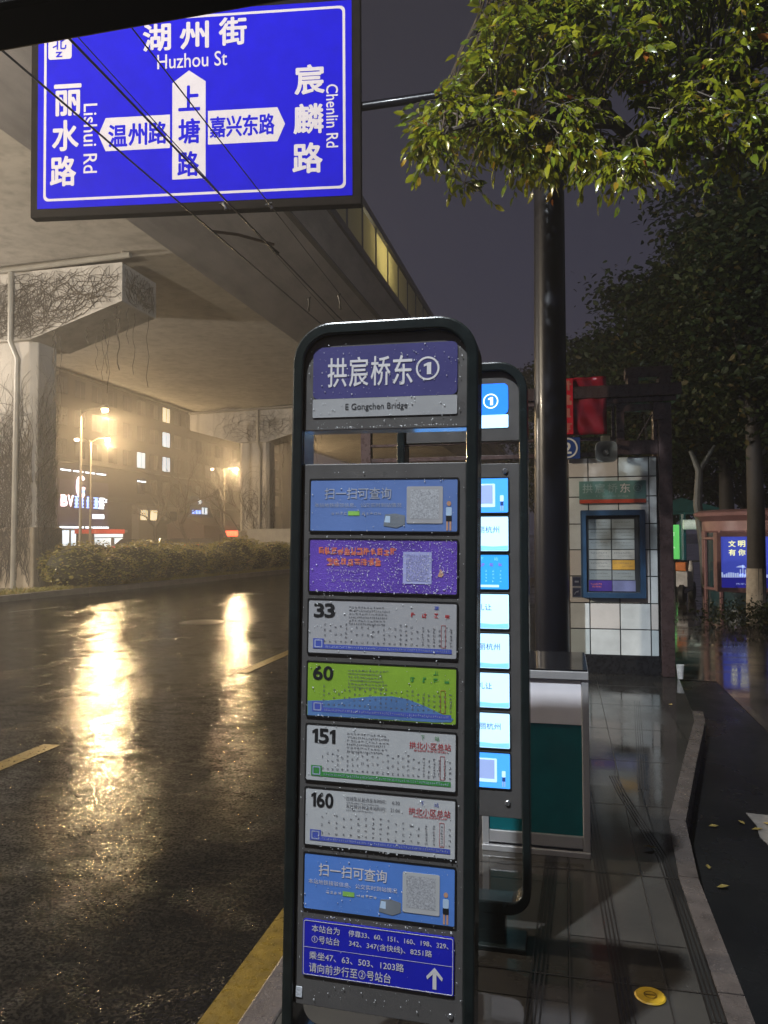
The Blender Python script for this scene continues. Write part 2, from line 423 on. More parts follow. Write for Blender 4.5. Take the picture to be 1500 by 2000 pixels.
# markings
g = MB(); g.quad((-1.30,-14,0.0),(-1.075,-14,0.0),(-1.075,30,0.0),(-1.30,30,0.0)); structure('yellow_edge_line', g, M_ylw)
for y0, y1, x in ((3.9, 5.60, -4.2), (9.0, 12.6, -4.0), (16.5, 20.0, -3.9), (24, 28, -3.85)):
    g = MB(); g.quad((x-0.08,y0,0.0),(x+0.08,y0,0.0),(x+0.08,y1,0.0),(x-0.08,y1,0.0)); structure('yellow_lane_dash', g, M_ylw)
g = MB(); g.zprism([(1.12,4.50),(1.45,4.45),(1.45,5.12),(1.085,5.16),(1.10,4.95),(1.075,4.78)], -0.003, 0.001); structure('white_lane_marking', g, M_wline)
g = MB(); p0 = atZ(20,1195,0.0); p1 = atZ(110,1186,0.0)
g.quad((p0.x,p0.y-0.12,0.0),(p1.x,p1.y-0.12,0.0),(p1.x,p1.y+0.12,0.0),(p0.x,p0.y+0.12,0.0)); structure('white_lane_dash', g, M_wline)
# median
mk = [(-15.6,4),(-15.0,15),(-14.5,19.4),(-13.3,26),(-12.4,32.6),(-11.2,45),(-9.8,70),(-8,140)]
g = MB(); g.zprism(mk + [(-22.5,140),(-21.5,4)], -0.01, 0.13); structure('median_bed', g, M_med)
g = MB(); kerb_along(g, mk, 0.2, -0.01, 0.16, 1.2); structure('median_kerb', g, mat('median_kerb_stone', (0.13, 0.115, 0.095), 0.45, var=0.3, nscale=3, bump=0.4, bscale=30), bevel=0.015)
g = MB(); g.quad((-60,-40,0.0),(-34,-40,0.0),(-34,300,0.0),(-60,300,0.0)); structure('far_sidewalk', g, M_walk)

# ================================================================== NEAR TOTEM
def totem_frame(zt, zb, hw, parent):
    f = MB(); f.ring(rrect(-hw, hw, zb, zt, 0.115, 10, 0.09), rrect(-hw + 0.032, hw - 0.032, zb + 0.05, zt - 0.036, 0.085, 10, 0.05), -0.052, 0.052)
    return f.build('frame', M_frame, parent, bevel=0.006)
def drops(n, x0, x1, z0, z1, y, r0=0.0007, r1=0.0026):
    mb = MB()
    for k in range(n):
        x = random.uniform(x0, x1); z = random.uniform(z0, z1); r = random.uniform(r0, r1) ** 1.0
        r = r0 + (r1 - r0) * random.random() ** 3
        vs = [(x, y - r * 0.55, z)]; S = 6
        for ring, (rr, dd) in enumerate(((0.6, 0.42), (1.0, 0.0))):
            for q in range(S):
                t = 2 * math.pi * q / S; vs.append((x + r * rr * math.cos(t) * 0.85, y - r * dd, z + r * rr * math.sin(t) * random.uniform(0.9, 1.25)))
        fs = [(0, 1 + (q + 1) % S, 1 + q) for q in range(S)] + [(1 + q, 1 + (q + 1) % S, 1 + S + (q + 1) % S, 1 + S + q) for q in range(S)]
        mb.add(vs, fs, 0, True)
    return mb
M_drop, nt_, p_ = newmat('rain_water')
p_.inputs['Base Color'].default_value = (0.95, 0.97, 1.0, 1); p_.inputs['Roughness'].default_value = 0.12
p_.inputs['Transmission Weight'].default_value = 0.5; p_.inputs['IOR'].default_value = 1.33  # opaque white share of the colour stands in for the drops' glints

T1 = empty('bus_stop_totem', (-0.519, 2.080, 0.15), 'nearest grey bus stop totem with unlit route cards and rain drops', 'bus stop')
T1.rotation_euler = (R(-1.3), R(0.75), 0)
b = MB(); b.box(-0.2, 0.2, -0.045, 0.045, 0.0, 0.135); b.box(-0.26, 0.26, -0.07, 0.07, 0.0, 0.02); b.build('base', M_frame, T1, bevel=0.004)
totem_frame(2.21, 0.13, 0.27, T1)
HW = 0.237
b = MB(); b.prism(rrect(-HW, HW, 1.90, 2.173, 0.083, 10, 0.004), -0.036, 0.03); b.build('header_panel', M_panel, T1, bevel=0.002)
b = MB(); b.box(-HW, HW, -0.036, 0.03, 0.28, 1.80); b.build('body_panel', M_panel, T1, bevel=0.002)
b = MB(); b.box(-HW+0.002, HW-0.002, -0.034, 0.029, 1.8965, 1.8995); b.build('header_reflector_plate', mat('reflector_plate', (0.62,0.63,0.66), 0.18, var=0.1, nscale=12), T1)  # pale plate added under the header to brighten the gap
b = MB(); b.box(-0.2375, -0.2355, -0.034, 0.05, 1.802, 1.896); b.build('side_reflector_plate', mat('reflector_plate', (0.62,0.63,0.66), 0.18), T1)  # pale plate added to catch the lit totem's glow beside the gap
YF = -0.0385
def card(name, x0, x1, z0, z1, m, parent, y=YF, rad=0.004):
    b = MB(); b.prism(rrect(x0, x1, z0, z1, rad, 3), y, -0.034); return b.build(name, m, parent)
def gask(parent, rows, x0, x1, lit=False):
    b = MB()
    for z0, z1 in rows: b.ring(rrect(x0-0.004, x1+0.004, z0-0.004, z1+0.004, 0.005, 3), rrect(x0, x1, z0, z1, 0.004, 3), -0.0395, -0.035)
    return b.build('card_gasket', M_black, parent)
M_tblue = mat('title_blue', (0.066, 0.062, 0.18), 0.25, var=0.1, nscale=5, coat=0.3)
M_twhite = mat('title_white', (0.33, 0.33, 0.34), 0.3, var=0.08, nscale=5)
M_card = mat('card_white', (0.46, 0.47, 0.485), 0.22, var=0.06, nscale=7, coat=0.3)
M_card33 = mat('card_white_foggy', (0.37, 0.37, 0.39), 0.2, var=0.07, nscale=7, coat=0.5)
M_cgreen = mat('card_green', (0.24, 0.40, 0.045), 0.22, var=0.08, nscale=7, coat=0.4)
M_cblue = mat('card_sky_blue', (0.09, 0.22, 0.62), 0.22, var=0.15, nscale=3, coat=0.4)
M_cblue2 = mat('card_dull_blue', (0.12, 0.20, 0.46), 0.22, var=0.15, nscale=3, coat=0.5)
M_purple = mat('card_purple', (0.13, 0.07, 0.42), 0.14, var=0.3, nscale=4, coat=0.8, bump=0.5, bscale=240)
M_dblue = mat('plate_blue', (0.012, 0.016, 0.42), 0.28, var=0.08, nscale=5, coat=0.3)
M_red = mat('red_print', (0.42, 0.035, 0.04), 0.45, var=0.05)
M_green = mat('green_print', (0.05, 0.24, 0.06), 0.4, var=0.05)
M_bprint = mat('blue_print', (0.07, 0.10, 0.42), 0.4, var=0.05)
M_orange = mat('orange_print', (0.62, 0.16, 0.10), 0.45, var=0.1)
M_qr = mat('faded_print_square', (0.36, 0.37, 0.40), 0.4, var=0.4, nscale=260)
M_qr2 = mat('pale_print_square', (0.5, 0.52, 0.56), 0.4, var=0.3, nscale=240)
M_skin = mat('printed_skin', (0.5, 0.28, 0.18), 0.4); M_busgrey = mat('printed_bus_grey', (0.17, 0.19, 0.22), 0.4)
M_limeprint = mat('lime_print', (0.25, 0.5, 0.1), 0.4); M_pblue = mat('printed_pale_blue', (0.42, 0.55, 0.72), 0.4)
# title
tp = card('title_plate', -0.211, 0.211, 1.989, 2.140, M_tblue, T1, rad=0.016)
card('title_strip', -0.211, 0.211, 1.935, 1.9885, M_twhite, T1)
b = MB()
for k, ch in enumerate('拱宸桥东'): put_text(b, ch, -0.166 + k*0.0645, -0.110 + k*0.0645, 2.023, 2.107, -0.0394, 0, 0.014)
cx, cz, r = 0.127, 2.066, 0.0335
b.ring([(cx + r*math.cos(t), cz + r*math.sin(t)) for t in np.linspace(0, 2*math.pi, 33)[:-1]], [(cx + 0.84*r*math.cos(t), cz + 0.84*r*math.sin(t)) for t in np.linspace(0, 2*math.pi, 33)[:-1]], -0.0396, -0.0392)
put_text(b, '1', cx-0.011, cx+0.010, cz-0.017, cz+0.017, -0.0394, 0, 0.03)
put_text(b, 'E Gongchen Bridge', -0.112, 0.070, 1.950, 1.973, -0.0394, 1, 0.004)
b.build('lettering', [M_letw, mat('dark_grey_print', (0.03,0.03,0.035), 0.5)], tp)
rows = [(1.608,1.754),(1.435,1.583),(1.260,1.410),(1.082,1.233),(0.902,1.057),(0.723,0.879),(0.546,0.698)]
X0, X1 = -0.2125, 0.2135
gask(T1, rows, X0, X1)
def scan_card(z0, z1, m, bright):
    """the blue scan-here card: headline, two lines, printed bus, blank code square, printed figure"""
    c = card('scan_card', X0, X1, z0, z1, m, T1); h = z1 - z0; y = -0.0394; W = X1 - X0
    b = MB()
    put_text(b, '扫一扫可查询', X0+0.10*W, X0+0.56*W, z0+0.62*h, z0+0.84*h, y, 0, 0.012)
    put_text(b, '本站地铁接驳信息、', X0+0.03*W, X0+0.32*W, z0+0.46*h, z0+0.545*h, y, 0, 0.0)
    put_text(b, '公交实时到站情况', X0+0.35*W, X0+0.63*W, z0+0.46*h, z0+0.545*h, y, 0, 0.0)
    scrib_line(b, X0+0.15*W, X0+0.26*W, z0+0.31*h, z0+0.37*h, y, 0, 4); scrib_line(b, X0+0.36*W, X0+0.5*W, z0+0.31*h, z0+0.37*h, y, 0, 5)
    b.rect(X0+0.265*W, X0+0.345*W, z0+0.30*h, z0+0.385*h, y, 1)
    b.prism(rrect(X0+0.665*W, X0+0.905*W, z0+0.15*h, z0+0.86*h, 0.004, 3), y - 0.0003, y + 0.0005, 2)
    b.rect(X0+0.69*W, X0+0.88*W, z0+0.24*h, z0+0.80*h, y - 0.0006, 3)
    b.prism([(X0+0.51*W, z0+0.10*h),(X0+0.60*W, z0+0.06*h),(X0+0.655*W, z0+0.13*h),(X0+0.655*W, z0+0.30*h),(X0+0.59*W, z0+0.34*h),(X0+0.52*W, z0+0.32*h)], y, y + 0.0005, 4)
    b.prism([(X0+0.515*W, z0+0.17*h),(X0+0.555*W, z0+0.16*h),(X0+0.555*W, z0+0.29*h),(X0+0.525*W, z0+0.295*h)], y - 0.0002, y + 0.0004, 5)
    fx = X0+0.945*W
    b.prism(rrect(fx-0.008, fx+0.008, z0+0.30*h, z0+0.46*h, 0.003, 3), y, y+0.0005, 5); b.prism(rrect(fx-0.008, fx+0.008, z0+0.19*h, z0+0.30*h, 0.002, 2), y, y+0.0005, 6)
    b.rect(fx-0.007, fx-0.002, z0+0.02*h, z0+0.19*h, y, 7); b.rect(fx+0.002, fx+0.007, z0+0.02*h, z0+0.19*h, y, 7)
    b.prism([(fx+0.006*math.cos(t), z0+0.53*h+0.007*math.sin(t)) for t in np.linspace(0, 2*math.pi, 13)[:-1]], y, y+0.0005, 7)
    b.build('printing', [M_letw if bright else mat('dull_white_print', (0.34,0.37,0.46), 0.4), M_limeprint, M_card if bright else M_card33, M_qr, M_busgrey, M_pblue, M_letk, M_skin], c)
    return c
scan_card(*rows[0], M_cblue2, False)
scan_card(*rows[6], M_cblue, True)
# purple notice with drops
c = card('purple_notice', X0, X1, *rows[1], M_purple, T1); z0, z1 = rows[1]; h = z1 - z0; W = X1 - X0
b = MB(); y = -0.0394
scrib_line(b, X0+0.06*W, X0+0.60*W, z0+0.70*h, z0+0.85*h, y, 0, 12, 0.08, 9); scrib_line(b, X0+0.12*W, X0+0.50*W, z0+0.50*h, z0+0.65*h, y, 0, 8, 0.08, 9)
scrib_line(b, X0+0.12*W, X0+0.42*W, z0+0.385*h, z0+0.425*h, y, 1, 16); scrib_line(b, X0+0.22*W, X0+0.36*W, z0+0.20*h, z0+0.25*h, y, 1, 9)
b.prism(rrect(X0+0.645*W, X0+0.835*W, z0+0.18*h, z0+0.78*h, 0.003, 3), y, y+0.0004, 2); b.rect(X0+0.665*W, X0+0.815*W, z0+0.23*h, z0+0.73*h, y-0.0004, 3)
b.prism([(X0+0.875*W, z0+0.33*h),(X0+0.90*W, z0+0.31*h),(X0+0.915*W, z0+0.36*h),(X0+0.895*W, z0+0.47*h)], y, y+0.0004, 4)
b.build('printing', [M_orange, mat('lilac_print', (0.36,0.30,0.55), 0.4), mat('lilac_square', (0.34,0.36,0.62), 0.4), mat('lilac_code_field', (0.27,0.28,0.52), 0.4, var=0.5, nscale=230), M_skin], c)
# route cards
def route_card(num, z0, z1, m, bar, down, dest, wnum, style):
    c = card('route_card', X0, X1, z0, z1, m, T1); h = z1 - z0; W = X1 - X0; y = -0.0394; b = MB()
    put_number(b, num, X0+0.04*W, X0+wnum*W-0.002, z0+0.68*h, z0+0.93*h, y, 0, 0.036)
    tx = X0+0.28*W
    if style == 'clear':
        put_text(b, '首班车从起点发车时间：', tx, tx+0.27*W, z0+0.835*h, z0+0.91*h, y, 1, 0); scrib_line(b, tx, tx+0.22*W, z0+0.785*h, z0+0.815*h, y, 1, 22)
        put_text(b, '末班预计到达本站时间：', tx, tx+0.27*W, z0+0.705*h, z0+0.775*h, y, 1, 0); scrib_line(b, tx, tx+0.18*W, z0+0.655*h, z0+0.685*h, y, 1, 20)
        put_text(b, '6:30', tx+0.31*W, tx+0.36*W, z0+0.84*h, z0+0.90*h, y, 1); put_text(b, '21:04', tx+0.30*W, tx+0.36*W, z0+0.71*h, z0+0.77*h, y, 1)
    else:
        for q in range(6 if style == 'mid' else 5):
            zz = z0 + (0.90 - q*0.062)*h; scrib_line(b, tx, tx + random.uniform(0.22, 0.29)*W, zz - 0.04*h, zz, y, 1, 12 if q % 2 == 0 else 20)
    # next stop
    if dest:
        put_text(b, '下', X0+0.775*W, X0+0.80*W, z0+0.86*h, z0+0.94*h, y, down); put_text(b, '站', X0+0.865*W, X0+0.895*W, z0+0.86*h, z0+0.94*h, y, down)
        put_text(b, dest, X0+0.70*W, X0+0.97*W, z0+0.70*h, z0+0.82*h, y, 3, 0.008)
        scrib_line(b, X0+0.73*W, X0+0.95*W, z0+0.65*h, z0+0.69*h, y, 3, 24)
    else:
        for q in range(4): scribble(b, X0+(0.70+q*0.075)*W, X0+(0.73+q*0.075)*W, z0+0.72*h, z0+0.82*h, y, 3 if num != '60' else 4, 5)
        scribble(b, X0+0.85*W, X0+0.885*W, z0+0.86*h, z0+0.94*h, y, down, 5)
    # stop names in columns
    nc = {'33': 24, '60': 25, '151': 26, '160': 18}[num]
    for q in range(nc):
        x = X0 + (0.125 + 0.85*q/(nc-1))*W - 0.004; top = z0 + (0.62 if q < nc*0.7 else 0.56)*h; bot = z0 + 0.20*h
        k = random.choice((2, 3, 3, 4, 5)) if q < nc*0.75 else random.choice((4, 6, 7))
        scrib_col(b, x - 0.0035, x + 0.0035, bot, top, y, 1, k, cell=0.0075 if k < 6 else None, st=4)
    # the boxed current stop
    xb = X0+0.915*W; b.ring(rrect(xb-0.006, xb+0.007, z0+0.19*h, z0+0.60*h, 0.001, 1), rrect(xb-0.0052, xb+0.0062, z0+0.195*h, z0+0.595*h, 0.001, 1), y-0.0001, y+0.0003, 3)
    # footer bar with its badge
    if num == '60':
        pts = [(X0+0.002, z0+0.004*h)] + [(X0+W*t, z0 + h*v) for t, v in ((0.86,0.02),(0.97,0.04),(0.985,0.10),(0.93,0.15),(0.80,0.30),(0.68,0.41),(0.58,0.44),(0.45,0.42),(0.3,0.36),(0.15,0.30),(0.003,0.27))]
        b.prism(pts, y + 0.0003, y + 0.0006, 6)
    b.rect(X0+0.035*W, X0+0.97*W, z0+0.08*h, z0+0.165*h, y, 2); b.rect(X0+0.035*W, X0+0.11*W, z0+0.1652*h, z0+0.27*h, y, 2)
    b.ring(rrect(X0+0.045*W, X0+0.10*W, z0+0.10*h, z0+0.25*h, 0.002, 2), rrect(X0+0.052*W, X0+0.093*W, z0+0.12*h, z0+0.23*h, 0.002, 2), y-0.0004, y-0.0001, 5)
    scrib_line(b, X0+0.12*W, X0+0.96*W, z0+0.10*h, z0+0.145*h, y - 0.0003, 5, 60, 0.2, 3)
    b.build('printing', [M_letk, M_letgrey, bar, M_red, M_green, mat('pale_print', (0.3,0.34,0.5), 0.4), mat('printed_hill_blue', (0.10,0.20,0.42), 0.3, var=0.2)], c)
route_card('33', *rows[2], M_card33, M_bprint, 2, None, 0.185, 'mid')
route_card('60', *rows[3], M_cgreen, M_bprint, 4, None, 0.18, 'mid')
route_card('151', *rows[4], M_card, M_green, 4, '拱北小区总站', 0.205, 'mid')
route_card('160', *rows[5], M_card, M_bprint, 2, '拱北小区总站', 0.195, 'clear')
# direction plate
z0, z1 = 0.364, 0.517; h = z1 - z0
c = card('direction_plate', X0-0.001, X1, z0, z1, M_dblue, T1, y=-0.0405, rad=0.006); b = MB(); y = -0.0414
b.ring(rrect(X0+0.0015, X1-0.0025, z0+0.0025, z1-0.0025, 0.005, 3), rrect(X0+0.003, X1-0.004, z0+0.004, z1-0.004, 0.004, 3), y, y+0.0006)
b.rect(X0+0.003, X1-0.004, z0+0.505*h, z0+0.513*h, y)
def line(s, a0, a1, b0, b1, bold=0.006): put_text(b, s, X0+a0*W, X0+a1*W, z0+b0*h, z0+b1*h, y, 0, bold)
line('本站台为', 0.06, 0.25, 0.79, 0.92); line('①号站台', 0.06, 0.25, 0.60, 0.73)
line('停靠33、60、151、160、198、329、', 0.31, 0.965, 0.795, 0.905); line('342、347(含快线)、8251路', 0.315, 0.86, 0.605, 0.735)
line('乘坐47、63、503、1203路', 0.045, 0.68, 0.30, 0.44); line('请向前步行至②号站台', 0.045, 0.595, 0.07, 0.24)
ax = X0+0.878*W
b.rect(ax-0.0052, ax+0.0052, z0+0.08*h, z0+0.40*h, y)
for s in (-1, 1): b.add([(ax, y-0.0002, z0+0.455*h), (ax, y-0.0002, z0+0.37*h), (ax + s*0.020, y-0.0002, z0+0.235*h), (ax + s*0.0225, y-0.0002, z0+0.29*h)], [(0,1,2,3) if s > 0 else (0,3,2,1)])
b.build('lettering', M_letw, c)
b = MB()
for x, z in ((0.205, 0.31), ): b.lathe([(0.0,0.004),(0.006,0.004),(0.008,0.002),(0.008,-0.002)], (x, -0.036, z), 16, 0, 'Y')
b.build('lock_screw', M_steel, T1)
b = MB(); b.prism(rrect(-0.258, -0.240, 0.298, 0.326, 0.001, 2), -0.0375, -0.0362) if False else b.prism(rrect(-0.232, -0.214, 0.300, 0.328, 0.001, 2), -0.0385, -0.0362); b.build('blank_sticker', M_qr2, T1)
d = drops(800, -0.232, 0.232, 0.30, 1.78, -0.0396); d2 = drops(220, -0.225, 0.225, 1.91, 2.15, -0.0400)
d.add(d2.v, d2.f, 0, True); d3 = drops(1300, X0+0.12*W, X1, rows[1][0], rows[1][1], -0.0398, 0.0006, 0.0021); d.add(d3.v, d3.f, 0, True)
# rows of beads on the lower edges of the panels
for zz, n in ((1.905, 60), (1.436, 40), (1.083, 40), (0.53, 40), (0.72, 25)):
    d4 = drops(n, -0.2, 0.22, zz - 0.003, zz + 0.002, -0.0402, 0.001, 0.003); d.add(d4.v, d4.f, 0, True)
tag(d.build('raindrop', M_drop, T1), kind='stuff')

# ================================================================== LIT TOTEM BEHIND
T2 = empty('bus_stop_totem', (-0.398, 3.035, 0.15), 'backlit bus stop totem with glowing white and blue panels behind the nearest one', 'bus stop')
T2.rotation_euler = (0, R(0.2), 0)
b = MB(); b.box(-0.2, 0.16, -0.05, 0.05, 0.0, 0.135); b.box(-0.26, 0.24, -0.075, 0.075, 0.0, 0.02); b.build('base', M_frame, T2, bevel=0.004)
totem_frame(2.275, 0.13, 0.26, T2)
HW2 = 0.227
b = MB(); b.prism(rrect(-HW2, HW2, 1.965, 2.238, 0.083, 10, 0.004), -0.036, 0.03); b.build('header_panel', M_panel, T2, bevel=0.002)
b = MB(); b.box(-HW2, HW2, -0.036, 0.03, 0.497, 1.875); b.build('body_panel', M_panel, T2, bevel=0.002)
E_white = glow('lit_white_card', (0.45, 0.74, 1.0), 1.25); E_blue = glow('lit_blue_card', (0.02, 0.17, 0.86), 1.3)
E_sky = glow('lit_sky_card', (0.06, 0.33, 0.95), 1.0); E_cy = glow('lit_cyan_card', (0.03, 0.30, 0.80), 0.9)
E_sq = glow('lit_square', (0.5, 0.72, 1.0), 0.9); E_sq2 = glow('lit_code_field', (0.30, 0.40, 0.72), 0.7)
E_let = glow('lit_letter', (0.8, 0.92, 1.0), 1.2); E_wave = glow('lit_wave', (0.20, 0.55, 0.85), 1.0)
M_bluetxt = glow('lit_blue_letter', (0.03, 0.07, 0.26), 0.5); E_redtxt = glow('lit_red_letter', (0.30, 0.12, 0.5), 0.6)
c = card('title_plate', -0.19, 0.186, 2.068, 2.191, E_blue, T2, rad=0.02); card('title_strip', -0.19, 0.186, 2.016, 2.0675, E_white, T2)
b = MB(); y = -0.0394
for k, ch in enumerate('拱宸桥东'): put_text(b, ch, -0.15 + k*0.058, -0.10 + k*0.058, 2.09, 2.165, y, 0, 0.014)
cx, cz, r = 0.118, 2.122, 0.0295
b.ring([(cx + r*math.cos(t), cz + r*math.sin(t)) for t in np.linspace(0, 2*math.pi, 33)[:-1]], [(cx + 0.84*r*math.cos(t), cz + 0.84*r*math.sin(t)) for t in np.linspace(0, 2*math.pi, 33)[:-1]], -0.0397, -0.0392)
put_text(b, '1', cx-0.010, cx+0.009, cz-0.016, cz+0.016, y, 0, 0.03); b.build('lettering', E_let, c)
zt = [1.817, 1.666, 1.516, 1.362, 1.208, 1.055, 0.899, 0.745]
kinds = ['qr', 'hz', 'route', 'lr', 'hz', 'lr', 'hz', 'qr']
xa, xb2 = -0.19, 0.183; W2 = xb2 - xa
gask(T2, [(z - 0.135, z) for z in zt], xa, xb2)
for z, k in zip(zt, kinds):
    z0, h = z - 0.135, 0.135; b = MB()
    if k == 'qr':
        c = card('scan_card', xa, xb2, z0, z, E_sky, T2)
        put_text(b, '扫一扫可查询', xa+0.10*W2, xa+0.56*W2, z0+0.62*h, z0+0.84*h, y, 0, 0.01)
        b.prism(rrect(xa+0.62*W2, xa+0.865*W2, z0+0.16*h, z0+0.84*h, 0.004, 3), y, y + 0.0006, 1)
        for i in range(17):
            for j in range(15):
                if False: pass
        b.rect(xa+0.65*W2, xa+0.84*W2, z0+0.26*h, z0+0.80*h, y-0.0005, 2)
        fx = xa+0.935*W2; b.prism(rrect(fx-0.007, fx+0.007, z0+0.32*h, z0+0.50*h, 0.003, 3), y, y+0.0005, 1); b.rect(fx-0.006, fx+0.006, z0+0.2*h, z0+0.32*h, y, 3)
        b.rect(fx-0.006, fx-0.002, z0+0.05*h, z0+0.2*h, y, 2); b.rect(fx+0.002, fx+0.006, z0+0.05*h, z0+0.2*h, y, 2)
        b.build('printing', [E_let, E_sq, E_sq2, M_bluetxt], c)
    elif k == 'route':
        c = card('route_card', xa, xb2, z0, z, E_cy, T2)
        put_text(b, '下', xa+0.70*W2, xa+0.74*W2, z0+0.83*h, z0+0.93*h, y, 0); put_text(b, '站', xa+0.85*W2, xa+0.89*W2, z0+0.83*h, z0+0.93*h, y, 0)
        for q in range(4): scribble(b, xa+(0.62+q*0.09)*W2, xa+(0.66+q*0.09)*W2, z0+0.66*h, z0+0.77*h, y, 1, 5)
        for q in range(12): scrib_col(b, xa+(0.08+q*0.075)*W2, xa+(0.10+q*0.075)*W2, z0+0.2*h, z0+0.6*h, y, 0, 4, cell=0.008)
        b.rect(xa+0.03*W2, xa+0.9*W2, z0+0.06*h, z0+0.13*h, y, 2)
        b.build('printing', [E_wave, E_redtxt, E_sq], c)
    else:
        c = card('slogan_card', xa, xb2, z0, z, E_white, T2)
        s = '美丽杭州' if k == 'hz' else '文明礼让'
        x1 = xa + (0.905 if k == 'hz' else 0.82)*W2
        put_text(b, s, x1 - 0.112, x1, z0+0.53*h, z0+0.72*h, y, 0, 0.002)
        pts = [(xa+0.01, z0+0.03*h), (xb2-0.002, z0+0.02*h), (xb2-0.002, z0+0.16*h), (xb2-0.06, z0+0.13*h), (xb2-0.12, z0+0.16*h), (xa+0.12, z0+0.10*h), (xa+0.01, z0+0.14*h)]
        b.prism(pts, y, y + 0.0006, 1); b.build('printing', [M_bluetxt, E_wave], c)
for z in (1.845, 0.555): b = MB(); b.lathe([(0.0,0.006),(0.008,0.006),(0.011,0.003),(0.011,-0.002)], (0.173, -0.036, z), 16, 0, 'Y'); b.build('lock_screw', M_steel, T2)

# ================================================================== CABINET
cb = empty('service_cabinet', (0.0, 3.9, 0.15), 'low white and teal cabinet with a glossy black top behind the lit totem', 'cabinet')
M_alu = mat('brushed_aluminium', (0.55, 0.55, 0.57), 0.34, 0.6, var=0.06, nscale=8, rvar=0.04)
M_teal = mat('teal_panel', (0.006, 0.13, 0.15), 0.22, var=0.2, nscale=3, coat=0.5)
M_cwhite = mat('cabinet_white', (0.78, 0.76, 0.82), 0.35, var=0.06, nscale=4)
xl, xr = -0.42, 0.112
b = MB(); b.box(xl+0.02, xr-0.02, 0.03, 0.55, 0.0, 0.875); b.build('body', mat('cabinet_grey', (0.25,0.25,0.27), 0.4), cb)
b = MB(); b.box(xl, xl+0.035, 0, 0.57, 0.03, 0.87); b.box(xr-0.035, xr, 0, 0.57, 0.03, 0.87); b.box(xl+0.036, xr-0.036, 0.0, 0.03, 0.042, 0.10); b.box(xl, xr, -0.008, 0.575, 0.871, 0.912); b.box(xl, xr, -0.012, 0.57, 0.0, 0.028)
b.build('frame', M_alu, cb, bevel=0.003)
b = MB(); b.box(xl+0.036, xr-0.036, 0.006, 0.028, 0.646, 0.868); b.build('upper_panel', M_cwhite, cb, bevel=0.002)
b = MB(); b.box(xl+0.036, xr-0.036, 0.010, 0.028, 0.102, 0.645); b.build('lower_panel', M_teal, cb)
b = MB(); b.box(xl+0.005, xr-0.005, -0.004, 0.57, 0.913, 0.921); b.build('top', mat('gloss_black_top', (0.012,0.012,0.014), 0.06, var=0.2), cb)

# ================================================================== YELLOW DISC, LEAVES, CUP
yd = MB(); yd.lathe([(0.0,0.004),(0.048,0.004),(0.052,0.0)], (0,0,0), 32)
yd.lathe([(0.018,0.0052),(0.022,0.0052)], (0,0,0), 24, 1); yd.box(-0.016,0.016,-0.003,0.003,0.0045,0.0056,1)
p = atZ(1270, 1945, 0.155)
tag(yd.build('survey_disc', [mat('yellow_disc', (0.44, 0.28, 0.02), 0.4, var=0.2, nscale=30), mat('disc_mark', (0.13,0.07,0.006), 0.4)], loc=(p.x, p.y, 0.154)), 'round yellow marker disc set in the platform paving', 'marker disc')
M_fl = leaf_mat('fallen_leaf_yellow', [(0, (0.24,0.17,0.03)), (0.5, (0.19,0.14,0.04)), (0.8, (0.15,0.08,0.02))], 0.3, 0.1)
def leafshape(L, Wd):
    b = MB(); b.add([(0,0,0.004),(Wd*0.5,L*0.45,0.008),(0,L*0.5,0.003),(-Wd*0.5,L*0.45,0.012),(0,L,0.010)], [(0,1,2),(0,2,3),(1,4,2),(2,4,3)]); return b
for k, (px, py, zz) in enumerate([(1384,1615,0), (1455,1612,0), (1468,1622,0), (1385,1700,0), (1400,1735,0), (1490,1608,0), (1283,1658,0.153), (1306,1376,0.153)]):
    p = atZ(px, py, zz); o = leafshape(random.uniform(0.05,0.075), random.uniform(0.022,0.04)).build('fallen_leaf', M_fl, loc=(p.x, p.y, zz + 0.002)); o.rotation_euler = (R(random.uniform(-6,6)), R(random.uniform(-6,6)), random.uniform(0, 6.28))
    tag(o, 'small yellow fallen leaf lying on the wet dark bike lane' if zz == 0 else 'small yellowish fallen leaf on the wet platform paving', 'leaf', 'fallen leaves on the bike lane' if zz == 0 else 'fallen leaves on the platform')

# ================================================================== GANTRY SIGN
GP = Vector((-0.13, 8.4, 0.15))
gs = empty('road_sign_gantry', GP, 'big blue street name sign hung from the arm of a tall black pole', 'road sign')
b = MB(); b.tube([(0,0,0),(0,0,1.2),(0.02,0,4.6),(0.045,0,9.0)], [0.184,0.181,0.165,0.15], 40); b.build('pole', M_darkmetal, gs)
b = MB(); b.lathe([(0.0,0.14),(0.2,0.14),(0.22,0.10),(0.30,0.03),(0.30,0.0)], (0,0,0), 32); b.build('pole_base', M_darkmetal, gs)
sa = R(8.4); Sr = Vector((-2.288, 8.25, 0)); dirx = Vector((math.cos(sa), math.sin(sa), 0))   # along sign to the right
SW, SH = 3.773, 2.277; SZ0 = 5.622
brd = bpy.data.objects.new('sign_board', None); 
f = MB(); f.box(-SW-0.09, 0.09, 0.0, 0.13, -0.10, SH+0.10)
sb = f.build('sign_board', mat('sign_back_dark', (0.008,0.006,0.005), 0.8, var=0.3, nscale=6, spec=0.05), gs, bevel=0.01)
bpy.data.objects.remove(brd)
sb.location = Vector((Sr.x, Sr.y, SZ0)) - GP; sb.rotation_euler = (0, 0, sa)
M_sblue = mat('sign_blue', (0.009, 0.0065, 0.35), 0.8, var=0.10, nscale=4, spec=0.02); M_swhite = mat('sign_white', (0.44, 0.39, 0.395), 0.8, var=0.04, spec=0.02)
f = MB(); f.box(-SW, -0.01, -0.006, -0.001, 0.0, SH); face = f.build('sign_face', M_sblue, sb)
b = MB(); y = -0.0075
def sx(u): return -SW + u * SW
def szz(v): return SH * (1 - v)
